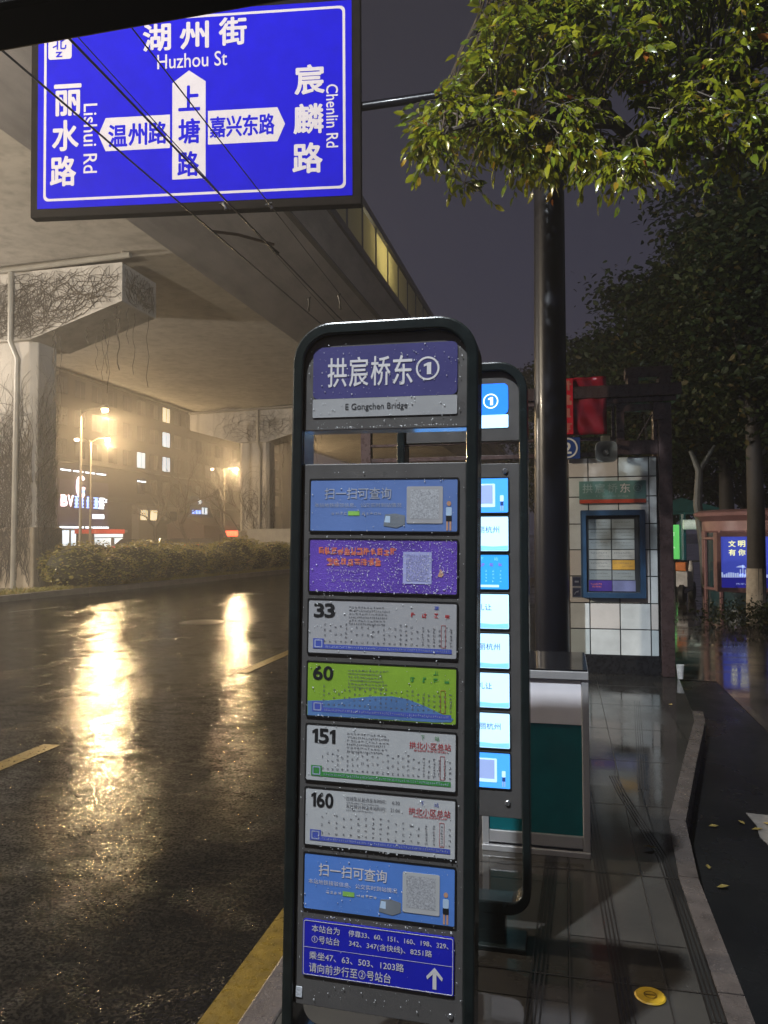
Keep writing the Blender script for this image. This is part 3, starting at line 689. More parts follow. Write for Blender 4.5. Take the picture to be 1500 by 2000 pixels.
b.ring(rrect(-SW+0.075, -0.085, 0.085, SH-0.06, 0.06, 5), rrect(-SW+0.105, -0.115, 0.115, SH-0.09, 0.05, 5), y, y+0.001)
# arrows
def arrow(pts, mi=0): b.prism(pts, y - 0.001, y + 0.001, mi)
U = lambda px, py: _uv(px, py)
def _uv(px, py):
    """photo pixel on the board -> board coordinates (metres), measured on the board's own plane"""
    n = Vector((-math.sin(sa), math.cos(sa), 0)); d = ray(px, py); t = (Sr - EYE).dot(n) / d.dot(n); q = EYE + d * t
    return ((q - Sr).dot(dirx), q.z - SZ0)
def ccw(ps):
    A = sum(a[0]*c[1] - c[0]*a[1] for a, c in zip(ps, ps[1:] + ps[:1])); return ps if A > 0 else ps[::-1]
up = ccw([_uv(*p) for p in ((342,163),(375,138),(406,160),(397,349),(334,351))]); 
xs0, xs1 = _uv(337,260)[0], _uv(402,260)[0]; xm = (xs0+xs1)/2; zb_, zt_, zs_ = _uv(368,350)[1], _uv(375,138)[1], _uv(375,161)[1]
arrow([(xs0,zb_),(xs1,zb_),(xs1,zs_),(xm,zt_),(xs0,zs_)])
zl0, zl1 = _uv(268,293)[1], _uv(268,228)[1]; a0, a1, a2 = _uv(334,260)[0], _uv(207,260)[0], _uv(193,262)[0]
arrow([(a0-0.01,zl0),(a0-0.01,zl1),(a1,zl1),(a2,(zl0+zl1)/2),(a1,zl0)])
zr0, zr1 = _uv(470,280)[1], _uv(470,214)[1]; a0, a1, a2 = _uv(405,245)[0], _uv(542,245)[0], _uv(557,245)[0]
arrow([(a0+0.01,zr0),(a1,zr0),(a2,(zr0+zr1)/2),(a1,zr1),(a0+0.01,zr1)])
def tx(s, xa, ya, xb, yb, mi=0, bold=0.036, yy=None):
    (u0, v1), (u1, v0) = _uv(xa, ya), _uv(xb, yb); put_text(b, s, u0, u1, v0, v1, (y - 0.0012) if yy is None else yy, mi, bold)
tx('湖', 281,50,333,98); tx('州', 353,46,407,93); tx('街', 429,37,481,86)
tx('Huzhou St', 308,108,444,128, bold=0.008)
for k, ch in enumerate('宸麟路'): tx(ch, 577-2*k, 130+76*k, 633-2*k, 182+77*k)
for k, ch in enumerate('丽水路'): tx(ch, 108-4*k, 168+70*k, 158-5*k, 224+69*k)
tx('上', 350,170,390,215, 1); tx('塘', 350,234,390,279, 1); tx('路', 348,298,388,343, 1)
for k, ch in enumerate('温州路'): tx(ch, 213+39*k, 246-3*k, 248+39*k, 286-3*k, 1)
for k, ch in enumerate('嘉兴东路'): tx(ch, 411+32*k, 230-2*k, 440+32*k, 268-2*k, 1)
# north tag
q0, q1 = _uv(95,118), _uv(141,60); arrow(rrect(q0[0], q1[0], q0[1], q1[1], 0.03, 3)); tx('北', 104,72,130,97, 1, 0.01, y-0.003); tx('z', 110,103,122,112, 1, 0.02, y-0.003)
# sideways romanised names: lines turned a quarter clockwise
def side_text(s, pa, pb):
    (u0, v1), (u1, v0) = _uv(*pa), _uv(*pb)
    v, f_ = text_geo(s, 0.008); ax = [q[0] for q in v]; az = [q[1] for q in v]
    A, B, C_, D_ = min(ax), max(ax), min(az), max(az)
    b.add([(u0 + (q[1]-C_)/(D_-C_)*(u1-u0), y-0.0012, v1 - (q[0]-A)/(B-A)*(v1-v0)) for q in v], f_, 0)
side_text('Chenlin Rd', (637,166), (661,288)); side_text('Lishui Rd', (164,204), (190,338))
b.build('lettering', [M_swhite, M_sblue], face)
f = MB(); zarm = 6.72
pa = Vector((0.03,0,zarm-0.15+0.02)); 
for dz in (0.0,):
    f.tube([pa, Vector((Sr.x+0.02,Sr.y+0.14,zarm)) - GP, Vector((-5.8,7.93,zarm)) - GP], [0.055,0.05,0.045], 16)
f.build('arm', M_darkmetal, gs)

# near shelter beam crossing overhead
sbm = empty('shelter_beam', (0.72, 0.86, 0.15), 'dark overhead shelter beam crossing the top left corner of the view', 'beam')
pc = atY(330, 46, 0.90)
b = MB(); b.box(-2.6, 0.08, -0.04, 0.04, pc.z - 0.15, pc.z + 0.02); b.box(-2.6, 0.08, -0.03, 0.03, pc.z + 0.0201, pc.z + 0.06)
b.build('beam', mat('beam_dark', (0.004,0.003,0.003), 0.7, var=0.3, nscale=5, spec=0.1), sbm, bevel=0.006)
b = MB(); b.box(-0.05, 0.05, -0.038, 0.038, 0.0, pc.z - 0.151); b.build('post', M_brown, sbm, bevel=0.004)

# ================================================================== SHELTER 2
SY = 9.0
sh = empty('bus_shelter', (0.0, SY, 0.15), 'white tiled shelter pillar with dark brown timber post, lintel and lattice', 'bus shelter')
M_tile = mat('white_wall_tile', (0.58, 0.61, 0.62), 0.2, var=0.2, nscale=2.2, coat=0.2)
M_joint = mat('tile_joint', (0.012, 0.014, 0.018), 0.5)
wx0, wx1 = 0.065, 1.03; wz0, wz1 = 0.21, 2.46
b = MB(); b.box(wx0, wx1, 0.0, 0.45, wz0, wz1); 
wall = b.build('wall', M_joint, sh)
b = MB()
vx = [wx0, 0.285, 0.615, 0.945, wx1]; hz = [wz0, 0.505, 0.80, 1.105, 1.405, 1.70, 2.01, 2.235, wz1]
tints = []
for i in range(4):
    for j in range(8):
        b.box(vx[i]+0.006, vx[i+1]-0.006, -0.008, -0.0005, hz[j]+0.006, hz[j+1]-0.006, random.choice((0,0,1,2)))
b.build('wall_tile', [M_tile, mat('warm_wall_tile', (0.58,0.55,0.53), 0.22, var=0.1, nscale=2.2), mat('cool_wall_tile', (0.48,0.54,0.56), 0.2, var=0.12, nscale=2.2)], wall, bevel=0.002)
b = MB(); b.box(wx0+0.02, wx1+0.02, -0.02, 0.47, 0.0, wz0-0.001); b.build('plinth', mat('black_granite', (0.014,0.014,0.016), 0.12, var=0.4, nscale=30), sh, bevel=0.004)
b = MB(); b.box(1.045, 1.185, -0.10, 0.06, 0.0, 3.05); b.build('post', M_brown, sh, bevel=0.008)
b = MB(); b.box(1.05, 1.17, 0.5, 0.62, 0.0, 3.05); b.box(0.0, 0.10, 0.5, 0.62, 0.0, 3.05); b.build('rear_post', M_brown, sh, bevel=0.008)
b = MB(); b.box(-2.4, 1.29, -0.16, 0.14, 3.12, 3.26); b.box(-2.4, 1.24, -0.12, 0.10, 3.06, 3.119); b.build('lintel', M_brown, sh, bevel=0.006)
b = MB()
b.box(0.70, 1.20, -0.10, 0.10, 3.34, 3.46); b.build('cap_beam', M_brown, sh, bevel=0.006)
b = MB(); b.box(0.72,0.84,-0.13,0.13,3.263,3.338); b.build('cap_block', M_brown, sh, bevel=0.006)
b = MB(); b.box(1.06,1.18,-0.13,0.13,3.263,3.338); b.build('cap_block', M_brown, sh, bevel=0.006)
b = MB(); b.box(0.60, 1.044, -0.06, 0.02, 2.48, 2.64); b.box(0.60, 1.044, -0.06, 0.02, 2.97, 3.05); b.box(0.60, 0.69, -0.055, 0.015, 2.641, 2.969); b.box(1.0, 1.04, -0.05, 0.01, 2.641, 2.969)
b.tube([(0.83,0.0,2.65),(0.99,0.0,2.93)], 0.012, 6); b.box(-2.4, 0.599, -0.03, 0.03, 2.47, 2.52); b.box(-2.4, 0.599, -0.03, 0.03, 2.66, 2.69); b.box(0.55, 0.585, -0.03, 0.02, 2.521, 3.05)
b.build('lattice', M_brown, sh, bevel=0.004)
b = MB(); b.box(-2.4,-2.28,-0.06,0.06,0.0,3.05); b.build('far_post', M_brown, sh)
b = MB(); b.prism([(0.99,2.86),(1.12,2.86),(1.12,3.0),(1.06,3.05),(0.99,3.05)], -0.14, -0.101); b.build('bracket', M_brown, sh, bevel=0.004)
# stop name plate
npz0, npz1 = atY(1200,983,SY-0.03).z-0.15, atY(1200,939,SY-0.03).z-0.15
b = MB(); b.box(0.182, 0.912, -0.034, -0.010, npz0, npz1); npl = b.build('name_plate', mat('plate_green', (0.10,0.21,0.20), 0.4, var=0.15, nscale=4), sh, bevel=0.002)
hh = npz1 - npz0
b = MB(); yy = -0.0355; b.rect(0.185, 0.909, npz0+0.003, npz0+0.18*hh, yy, 1)
for k, ch in enumerate('拱宸桥东'): put_text(b, ch, 0.222+k*0.137, 0.33+k*0.137, npz0+0.47*hh, npz0+0.88*hh, yy, 2 if k == 3 else 0, 0.012)
cx, cz, r = 0.822, npz0+0.67*hh, 0.046
ang = np.linspace(0, 2*math.pi, 29)[:-1]
b.ring([(cx+r*math.cos(t), cz+r*math.sin(t)) for t in ang], [(cx+0.85*r*math.cos(t), cz+0.85*r*math.sin(t)) for t in ang], yy-0.0004, yy); put_text(b, '2', cx-0.017, cx+0.017, cz-0.022, cz+0.022, yy, 0, 0.02)
put_text(b, 'E Gongchen Bridge', 0.37, 0.72, npz0+0.25*hh, npz0+0.38*hh, yy, 0, 0.0)
b.build('lettering', [mat('dull_plate_print', (0.26,0.36,0.36), 0.4), mat('plate_red', (0.42,0.06,0.03), 0.4), M_letw], npl)
# timetable case
cz0, cz1 = atY(1195,1168,SY-0.05).z-0.15, atY(1195,996,SY-0.05).z-0.15; cx0, cx1 = 0.192, 0.895
b = MB(); b.ring(rrect(cx0, cx1, cz0, cz1, 0.01, 3), rrect(cx0+0.062, cx1-0.062, cz0+0.062, cz1-0.062, 0.004, 3), -0.075, -0.009)
case = b.build('timetable_case', mat('case_blue', (0.022,0.060,0.125), 0.3, var=0.2, nscale=5, coat=0.4), sh, bevel=0.004)
b = MB(); b.box(cx0+0.063, cx1-0.063, -0.02, -0.010, cz0+0.063, cz1-0.063); bk = b.build('back_board', mat('case_dark', (0.02,0.024,0.03), 0.5), case)
b = MB(); gx0, gx1 = cx0+0.085, cx1-0.11; gz0, gz1 = cz0+0.20, cz1-0.10; cw = (gx1-gx0)/2; rh = (gz1-gz0)/6
for i in range(2):
    for j in range(6):
        xa_, za_ = gx0+i*cw+0.006, gz0+j*rh+0.005; mi = 3 if (i, j) == (1, 1) else (2 if (i,j) in ((1,2),(0,2),(0,1)) else 0)
        b.box(xa_, xa_+cw-0.012, -0.026, -0.0205, za_, za_+rh-0.01, mi)
        scrib_line(b, xa_+0.02, xa_+cw-0.05, za_+0.55*rh, za_+0.68*rh, -0.0265, 1, 10); scrib_line(b, xa_+0.1, xa_+cw-0.03, za_+0.28*rh, za_+0.36*rh, -0.0265, 1, 12)
b.box(gx0, gx0+cw, -0.026, -0.0205, cz0+0.075, gz0-0.004, 4); b.box(gx0+cw+0.005, gx1, -0.026, -0.0205, cz0+0.075, gz0-0.004, 5)
scrib_line(b, gx0+0.02, gx0+0.15, cz0+0.145, cz0+0.165, -0.0265, 6, 7); scrib_line(b, gx0+0.04, gx0+0.14, cz0+0.115, cz0+0.135, -0.0265, 6, 6)
b.build('timetable_card', [mat('tt_white', (0.22,0.25,0.26), 0.4, var=0.1), mat('tt_print', (0.07,0.08,0.09), 0.5), mat('tt_pale', (0.30,0.31,0.30), 0.4), mat('tt_orange', (0.45,0.26,0.05), 0.4), mat('tt_purple', (0.06,0.035,0.22), 0.3), mat('tt_lilac', (0.16,0.18,0.34), 0.3), M_orange], bk)
for z0_, q in ((0.985, 0), (0.862, 1)):
    b = MB(); b.box(0.092, 0.192, -0.014, -0.0085, z0_, z0_+0.112); nn = b.build('notice_plate', mat('notice_dark', (0.03,0.035,0.075), 0.4), sh)
    b = MB(); b.ring(rrect(0.096,0.188,z0_+0.004,z0_+0.108,0.003,2), rrect(0.099,0.185,z0_+0.007,z0_+0.105,0.003,2), -0.0155, -0.0142)
    if q: b.tube([(0.115,-0.0152,z0_+0.03),(0.135,-0.0152,z0_+0.06),(0.165,-0.0152,z0_+0.075),(0.15,-0.0152,z0_+0.05)], 0.004, 4)
    else: b.box(0.12,0.165,-0.0155,-0.0143,z0_+0.045,z0_+0.065)
    b.build('symbol', mat('notice_print', (0.25,0.27,0.34), 0.4), nn)
# number sign
ns = empty('platform_number_sign', (0.055, SY-0.09, 2.72), 'blue square sign with a white circled number 2 beside the black pole', 'sign')
b = MB(); b.box(-0.145, 0.145, -0.012, 0.012, -0.125, 0.125); b.box(-0.02,0.02,0.013,0.06,-0.1,0.1); npb = b.build('plate', mat('number_blue', (0.02,0.06,0.26), 0.35), ns, bevel=0.003)
b = MB(); r = 0.118; b.ring([(r*math.cos(t), r*math.sin(t)) for t in ang], [(0.84*r*math.cos(t), 0.84*r*math.sin(t)) for t in ang], -0.0145, -0.0125); put_text(b, '2', -0.045, 0.045, -0.062, 0.062, -0.0135, 0, 0.03); b.build('lettering', mat('number_white', (0.72,0.72,0.72), 0.4), npb)
# red banner hung on the lattice
bn = empty('red_banner', (0.0, SY-0.14, 2.86), 'glossy dark red banner hung on the shelter beside the black pole', 'banner')
NX, NZ = 16, 16; bx0, bx1, bz0, bz1 = -0.22, 0.492, 0.0, 0.655
vs = [(bx0+(bx1-bx0)*i/NX, -0.012*math.sin(i*1.3+j*0.5)-0.008*math.sin(j*0.9), bz0+(bz1-bz0)*j/NZ) for j in range(NZ+1) for i in range(NX+1)]
fs = [(j*(NX+1)+i, j*(NX+1)+i+1, (j+1)*(NX+1)+i+1, (j+1)*(NX+1)+i) for j in range(NZ) for i in range(NX)]
b = MB(); b.add(vs, fs, 0, True); bo = b.build('cloth', mat('banner_red', (0.22,0.008,0.022), 0.16, var=0.1, nscale=3, coat=0.6), bn)
sol = bo.modifiers.new('thickness', 'SOLIDIFY'); sol.thickness = 0.002
b = MB(); b.rect(-0.20, 0.125, 0.01, 0.645, -0.026, 0)
for k in range(4): scribble(b, -0.04, 0.112, 0.03+k*0.155, 0.15+k*0.155, -0.027, 1, 6, 0.2)
b.build('stripe', [mat('banner_bright', (0.50,0.012,0.03), 0.3), mat('banner_print', (0.45,0.16,0.13), 0.5)], bn)
# horn loudspeaker
hs = empty('horn_loudspeaker', (atY(1183,884,SY-0.3).x, SY-0.30, atY(1183,884,SY-0.3).z), 'grey horn loudspeaker mounted above the white tiled wall', 'loudspeaker')
M_horn = mat('horn_grey', (0.42,0.44,0.42), 0.45, var=0.2, nscale=12)
b = MB(); sq = 0.118
def rsq(r, y, n=32, p=4.0):
    o = []
    for k in range(n):
        t = 2*math.pi*k/n; c, s_ = math.cos(t), math.sin(t); q = (abs(c)**p + abs(s_)**p) ** (-1/p); o.append((r*c*q, y, r*s_*q))
    return o
prof = [(sq, -0.10, 4), (sq*0.97, -0.112, 4), (sq*0.86, -0.10, 3.5), (sq*0.55, -0.03, 2.4), (sq*0.34, 0.03, 2), (0.02, 0.05, 2)]
outp = [(sq, -0.10, 4), (sq*0.96, -0.08, 4), (sq*0.6, 0.0, 2.5), (sq*0.42, 0.07, 2), (sq*0.42, 0.17, 2), (0.01, 0.18, 2)]
for P_ in (prof, outp):
    vs = [];
    for r, yv, pw in P_: vs += rsq(r, yv, 32, pw)
    b.add(vs, [(i*32+k, i*32+(k+1)%32, (i+1)*32+(k+1)%32, (i+1)*32+k) for i in range(len(P_)-1) for k in range(32)], 0, True)
b.build('horn', M_horn, hs)
b = MB(); b.lathe([(0.0,0.055),(0.018,0.05),(0.03,0.02),(0.034,-0.03)], (0,-0.02,0), 20, 0, 'Y'); b.build('driver_cap', mat('horn_cap', (0.34,0.34,0.33), 0.35), hs)
b = MB(); b.box(-0.05, 0.05, 0.0, 0.05, sq, sq+0.07, 0); b.box(-0.015,0.015,0.05,0.30,sq-0.02,sq+0.02,1); b.build('bracket', [mat('bracket_tan', (0.25,0.22,0.14), 0.5), M_darkmetal], hs)
# white cup at the post's foot
b = MB(); b.lathe([(0.0,0.0),(0.030,0.0),(0.042,0.15),(0.039,0.15),(0.028,0.01),(0,0.01)], (0,0,0), 20)
p = atY(1329, 1325, 8.85); tag(b.build('paper_cup', mat('paper_white', (0.6,0.6,0.6), 0.4, var=0.3, nscale=20), loc=(p.x, 8.85, 0.15)), 'white paper cup standing by the brown shelter post', 'cup')

# ================================================================== VIADUCT
va = empty('elevated_road', (-18.1, 0, 10.3), 'concrete elevated road spanning overhead with a glass noise barrier', 'viaduct')
def along(sec, y0, y1, mi=0, n=1):
    b = MB()
    for k in range(n):
        a, c = y0 + (y1-y0)*k/n, y0 + (y1-y0)*(k+1)/n
        b.prism(sec, a, c, mi)
    return b
Y0V, Y1V = -25, 260
b = along([(-6.7,0.0),(6.7,0.0),(9.5,2.0),(-9.5,2.0)], Y0V, Y1V)
deck = b.build('box_girder', [M_conc, M_conc2], va)
me = deck.data
for p_ in me.polygons:
    if p_.normal.z > -0.9: p_.material_index = 1
b = along([(9.5,2.001),(10.1,3.0),(9.7,3.05),(-9.7,3.05),(-10.1,3.0),(-9.5,2.001)], Y0V, Y1V); b.build('deck_edge', M_conc2, va)
M_par = mat('parapet_metal', (0.035,0.033,0.038), 0.5, var=0.2, nscale=2)
b = MB(); b.box(10.05, 10.2, Y0V, Y1V, 2.95, 3.25); b.build('parapet', M_par, va)
M_glass, ntg, pg = newmat('barrier_glass')
pg.inputs['Base Color'].default_value = (0.62, 0.60, 0.42, 1); pg.inputs['Roughness'].default_value = 0.5
tg = ntg.nodes.new('ShaderNodeBsdfTranslucent'); tg.inputs['Color'].default_value = (0.75, 0.72, 0.5, 1); mg = ntg.nodes.new('ShaderNodeMixShader'); mg.inputs[0].default_value = 0.7
og = [n for n in ntg.nodes if n.type == 'OUTPUT_MATERIAL'][0]
ntg.links.new(pg.outputs[0], mg.inputs[1]); ntg.links.new(tg.outputs[0], mg.inputs[2]); ntg.links.new(mg.outputs[0], og.inputs['Surface'])
yp = 30.06 - 2.33*14
barrier = []
for k in range(42):
    y0 = yp + k*2.33
    b = MB(); b.box(10.10, 10.16, y0-0.10, y0+0.10, 3.251, 5.0); b.build('barrier_post', M_par, va)
    b = MB(); b.box(10.12, 10.14, y0+0.101, y0+2.229, 3.252, 4.95); b.build('barrier_glass', M_glass, va)
b = MB(); b.prism([(10.02,5.0),(10.26,5.0),(10.10,5.62),(9.98,5.62)], Y0V, Y1V); b.build('barrier_rail', M_par, va)
b = MB(); b.tube([(-6.75,Y0V,-0.08),(-6.75,Y1V,-0.08)], 0.07, 8); b.build('drain_pipe', mat('grey_pipe', (0.3,0.28,0.26), 0.5), va)
b = MB(); b.box(9.35, 9.6, Y0V, Y1V, 1.92, 1.999); b.build('edge_strip', mat('edge_strip_dark', (0.05,0.045,0.045), 0.6), va)  # dark strip along the lower edge of the deck
def pier(x, y, label, coloff=0.0, w=2.1, dep=1.25, capdep=1.75, tip=4.25):
    t = empty('viaduct_pier', (x, y, 0.13), label, 'pier', 'piers under the elevated road')
    b = MB()
    c = 0.18; hw = w/2
    b.zprism([(-hw,c),(-hw+c,0),(hw-c,0),(hw,c),(hw,dep-c),(hw-c,dep),(-hw+c,dep),(-hw,dep-c)], 1.9, 7.75)
    b.build('column', M_conc, t, bevel=0.03)
    b = MB(); b.box(-hw-0.08, hw+0.08, -0.1, dep+0.1, -0.13, 1.899); b.build('column_base', mat('pier_base', (0.24,0.20,0.15), 0.7, var=0.25, nscale=1.5), t, bevel=0.06)
    b = MB(); h0 = 10.3-0.13
    b.prism([(-hw,7.751),(hw,7.751),(tip,8.72),(tip,h0-0.02-0.25),(-tip,h0-0.02-0.25),(-tip,8.72)], -0.2, capdep)
    b.build('cap', M_conc, t, bevel=0.04)
    for bx_ in (-2.5, 1.5): b = MB(); b.box(bx_,bx_+1.0,0.2,1.2,h0-0.269,h0-0.005); b.build('bearing', M_conc2, t)
    b = MB(); b.tube([(-tip,-0.32,h0-0.32),(tip+0.35,-0.32,h0-0.12)], 0.09, 10); b.tube([(tip+0.1,-0.32,h0-0.14),(tip+0.1,-0.32,h0+0.1),(tip+0.1,0.0,h0+0.6)], 0.07, 8)
    b.tube([(hw-0.62,-0.32,h0-0.3),(hw-0.62,-0.32,7.7),(hw-0.52,-0.12,7.2),(hw-0.62,-0.12,0.0)], 0.085, 10); b.build('drain_pipe', mat('white_pipe', (0.22,0.205,0.175), 0.45, var=0.2, nscale=2), t)
    return t
P1 = pier(-17.15, 20.5, 'nearest viaduct pier with a drain pipe and bare creepers at the left edge')
P2 = pier(-20.0, 47.0, 'farther viaduct pier standing behind the hedge and street lamps', tip=4.55)
# bare creepers on the piers
M_vine = mat('vine_stem', (0.055,0.042,0.028), 0.7)
def vines(x, y, n, name, label, hw=1.05, tip=4.25, seed=3):
    rd = random.Random(seed); mb = MB()
    for k in range(n):
        face = rd.random()
        if face < 0.42: # column front
            px_, pz_ = rd.uniform(-hw, hw), rd.uniform(0, 4); ang_ = rd.uniform(60, 120); side = 0
        elif face < 0.60: px_, pz_ = rd.uniform(0.1, 1.15), rd.uniform(0, 5); ang_ = rd.uniform(60, 120); side = 1   # column right side
        elif face < 0.92: px_, pz_ = rd.uniform(-2, tip), rd.uniform(7.9, 9.6); ang_ = rd.uniform(0, 360); side = 2    # cap front
        else: px_, pz_ = rd.uniform(0.0, 1.7), rd.uniform(8.75, 9.6); ang_ = rd.uniform(0, 360); side = 3              # cap end
        path = []; r0 = rd.uniform(0.005, 0.014)
        for s_ in range(rd.randint(8, 22)):
            if side == 0: path.append((px_, -0.025 if pz_ > 1.9 else -0.12, pz_)); ok = -hw < px_ < hw and 0 <= pz_ < 7.7
            elif side == 1: path.append((hw + 0.02 if pz_ > 1.9 else hw+0.10, px_, pz_)); ok = 0 < px_ < 1.25 and 0 <= pz_ < 7.7
            elif side == 2:
                low = 7.751 + max(0, (px_ - hw)) / (tip - hw) * 0.97
                path.append((px_, -0.225, pz_)); ok = -tip < px_ < tip and low < pz_ < 9.85
            else: path.append((tip + 0.02, px_, pz_)); ok = -0.2 < px_ < 1.75 and 8.72 < pz_ < 9.85
            if not ok: path.pop(); break
            ang_ += rd.uniform(-38, 38) * (1 if side > 1 else 0.8)
            st = rd.uniform(0.12, 0.26); px_ += math.cos(R(ang_)) * st; pz_ += math.sin(R(ang_)) * st
        if len(path) > 2: mb.tube(path, [r0 * (1 - 0.7*i/len(path)) for i in range(len(path))], 4, cap=False)
    for k in range(16):  # hanging strands off the cap's underside
        hx = rd.uniform(1.5, tip); hz_ = 7.751 + max(0, (hx - hw))/(tip - hw)*0.97; L = rd.uniform(0.3, 2.6); hy = rd.uniform(-0.15, 1.5)
        mb.tube([(hx + 0.05*math.sin(i*1.7+k), hy, hz_ - L*i/7) for i in range(8)], 0.010 if k % 4 else 0.02, 4, cap=False)
    o = mb.build(name, M_vine, loc=(x, y, 0.13)); return tag(o, label, 'creeper', kind='stuff')
vines(-17.15, 20.5, 1500, 'creeper', 'tangled bare creeper stems over the nearest pier')
vines(-20.0, 47.0, 420, 'creeper', 'bare creeper stems on the farther pier', tip=4.55, seed=9)

# ================================================================== TROLLEY WIRES
M_wire = mat('wire_black', (0.012,0.010,0.010), 0.4, 0.3)
def wire(pts, r, label): 
    b = MB(); b.tube(pts, r, 6); return tag(b.build('overhead_wire', M_wire), label, 'wire', 'overhead wires along the road')
WZ = 5.45
def wx_(px, py): return atZ(px, py, WZ)
def road_wire(pa, pb, r, label, dz=0.0):
    a, c = atZ(*pa, WZ + dz), atZ(*pb, WZ + dz); d = (c - a) / (c.y - a.y)
    wire([a + d*(-6 - a.y), a, (a + c)*0.5, c, (c.x + 0.2, 40, WZ + dz), (c.x + 0.6, 90, WZ + dz)], r, label)
road_wire((0,95), (600,610), 0.010, 'leftmost thick overhead trolley wire running along the road')
road_wire((130,70), (660,618), 0.011, 'thick overhead trolley wire second from the left')
road_wire((150,70), (668,640), 0.005, 'thin carrier wire just above the second trolley wire', 0.06)
road_wire((258,55), (690,608), 0.006, 'rightmost thin overhead wire over the road', 0.05)
pA, pB = atZ(415,452,WZ+0.05), atZ(535,478,WZ+0.05); pM = (pA + pB)*0.5
cw_ = empty('wire_spreader', pM, 'curved brown spreader bar joining two overhead wires', 'wire fitting')
b = MB(); b.tube([pA - pM, (pA*0.6 + pB*0.4) - pM + Vector((0,0,0.03)), pB - pM], 0.02, 8); b.build('bar', mat('rusty_bar', (0.12,0.07,0.045), 0.5), cw_)
b = MB(); q = pB - pM; b.tube([q + Vector((-0.10,0,0.03)), q + Vector((0.02,0.1,-0.09))], [0.018,0.03], 8); b.build('clamp', M_wire, cw_)
for (a, c, lab) in (((603,583),(602,608),'small hanger under the left overhead wire'), ((661,577),(665,604),'small hanger under the right overhead wire'), ((435,398),(441,410),'small insulator clamp on the wire below the blue sign'), ((525,400),(531,409),'small insulator clamp right of the other below the blue sign')):
    p1 = atZ(*c, WZ + 0.01); p0 = atY(*a, p1.y)
    b = MB(); b.tube([p0, p0*0.5+p1*0.5+Vector((0.01,0,0)), p1], [0.022,0.014,0.022], 8); b.tube([p0+Vector((-0.04,0,0)), p0+Vector((0.04,0,0.02))], 0.014, 6)
    tag(b.build('wire_hanger', M_wire), lab, 'wire fitting')

# ================================================================== VEGETATION
def leaves_mesh(name, cen, size, mats, parent=None, droop=0.5, wide=0.42, loc=(0,0,0), dirs=None):
    """many small pointed leaves, folded along the rib, at the points cen (optionally growing along dirs)"""
    n = len(cen); cen = np.asarray(cen, float)
    if dirs is None:
        th = rng.uniform(0, 2*np.pi, n); d = np.stack([np.cos(th), np.sin(th), -droop + rng.normal(0, 0.45, n)], 1)
    else: d = np.asarray(dirs, float) + rng.normal(0, 0.22, (n, 3)) + np.array([0, 0, -droop])
    d /= np.linalg.norm(d, axis=1)[:, None]
    r = rng.normal(0, 1, (n, 3)); r[:, 2] *= 0.35; r -= d * (r*d).sum(1)[:, None]; r /= np.linalg.norm(r, axis=1)[:, None]; u = np.cross(d, r); u *= np.sign(u[:, 2:3] + 1e-9)
    L = (size * rng.uniform(0.5, 1.3, n))[:, None]; Wd = L * wide * 0.5
    v = np.empty((n, 8, 3)); v[:, 0] = cen
    v[:, 1] = cen + d*L*0.30 + r*Wd*0.9 + u*L*0.05; v[:, 2] = cen + d*L*0.34; v[:, 3] = cen + d*L*0.30 - r*Wd*0.9 + u*L*0.05
    v[:, 4] = cen + d*L*0.66 + r*Wd*0.78; v[:, 5] = cen + d*L*0.68 - u*L*0.05; v[:, 6] = cen + d*L*0.66 - r*Wd*0.78; v[:, 7] = cen + d*L - u*L*0.16
    base = (np.arange(n)*8)[:, None]
    T = np.array([[0,1,2],[0,2,3],[1,4,5],[1,5,2],[2,5,6],[2,6,3],[4,7,5],[5,7,6]])
    f = (base[:, None, :] + T[None]).reshape(-1, 3)
    me = bpy.data.meshes.new(name); me.vertices.add(n*8); me.vertices.foreach_set('co', v.ravel())
    nf = len(f); me.loops.add(nf*3); me.loops.foreach_set('vertex_index', f.ravel()); me.polygons.add(nf)
    me.polygons.foreach_set('loop_start', np.arange(nf)*3); me.polygons.foreach_set('loop_total', np.full(nf, 3))
    me.update(calc_edges=True)
    me.materials.append(mats)
    o = bpy.data.objects.new(name, me); COL.objects.link(o); o.location = loc
    if parent: o.parent = parent
    return o
def inpoly(x, y, P_):
    c = False; n = len(P_)
    for i in range(n):
        (x1, y1), (x2, y2) = P_[i], P_[(i+1) % n]
        if (y1 > y) != (y2 > y) and x < (x2-x1)*(y-y1)/(y2-y1) + x1: c = not c
    return c
L_near = leaf_mat('camphor_leaf', [(0,(0.15,0.17,0.010)),(0.25,(0.20,0.20,0.010)),(0.5,(0.10,0.135,0.012)),(0.72,(0.19,0.20,0.012)),(0.87,(0.12,0.16,0.012)),(0.97,(0.30,0.19,0.02)),(0.992,(0.30,0.10,0.02))], 0.2, 0.3)
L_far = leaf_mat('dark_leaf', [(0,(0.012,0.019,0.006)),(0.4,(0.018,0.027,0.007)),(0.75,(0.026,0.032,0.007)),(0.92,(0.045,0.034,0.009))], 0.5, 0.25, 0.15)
L_bush = leaf_mat('bush_leaf', [(0,(0.17,0.16,0.04)),(0.4,(0.24,0.21,0.05)),(0.75,(0.30,0.25,0.07)),(0.93,(0.34,0.22,0.07))], 0.35, 0.2)
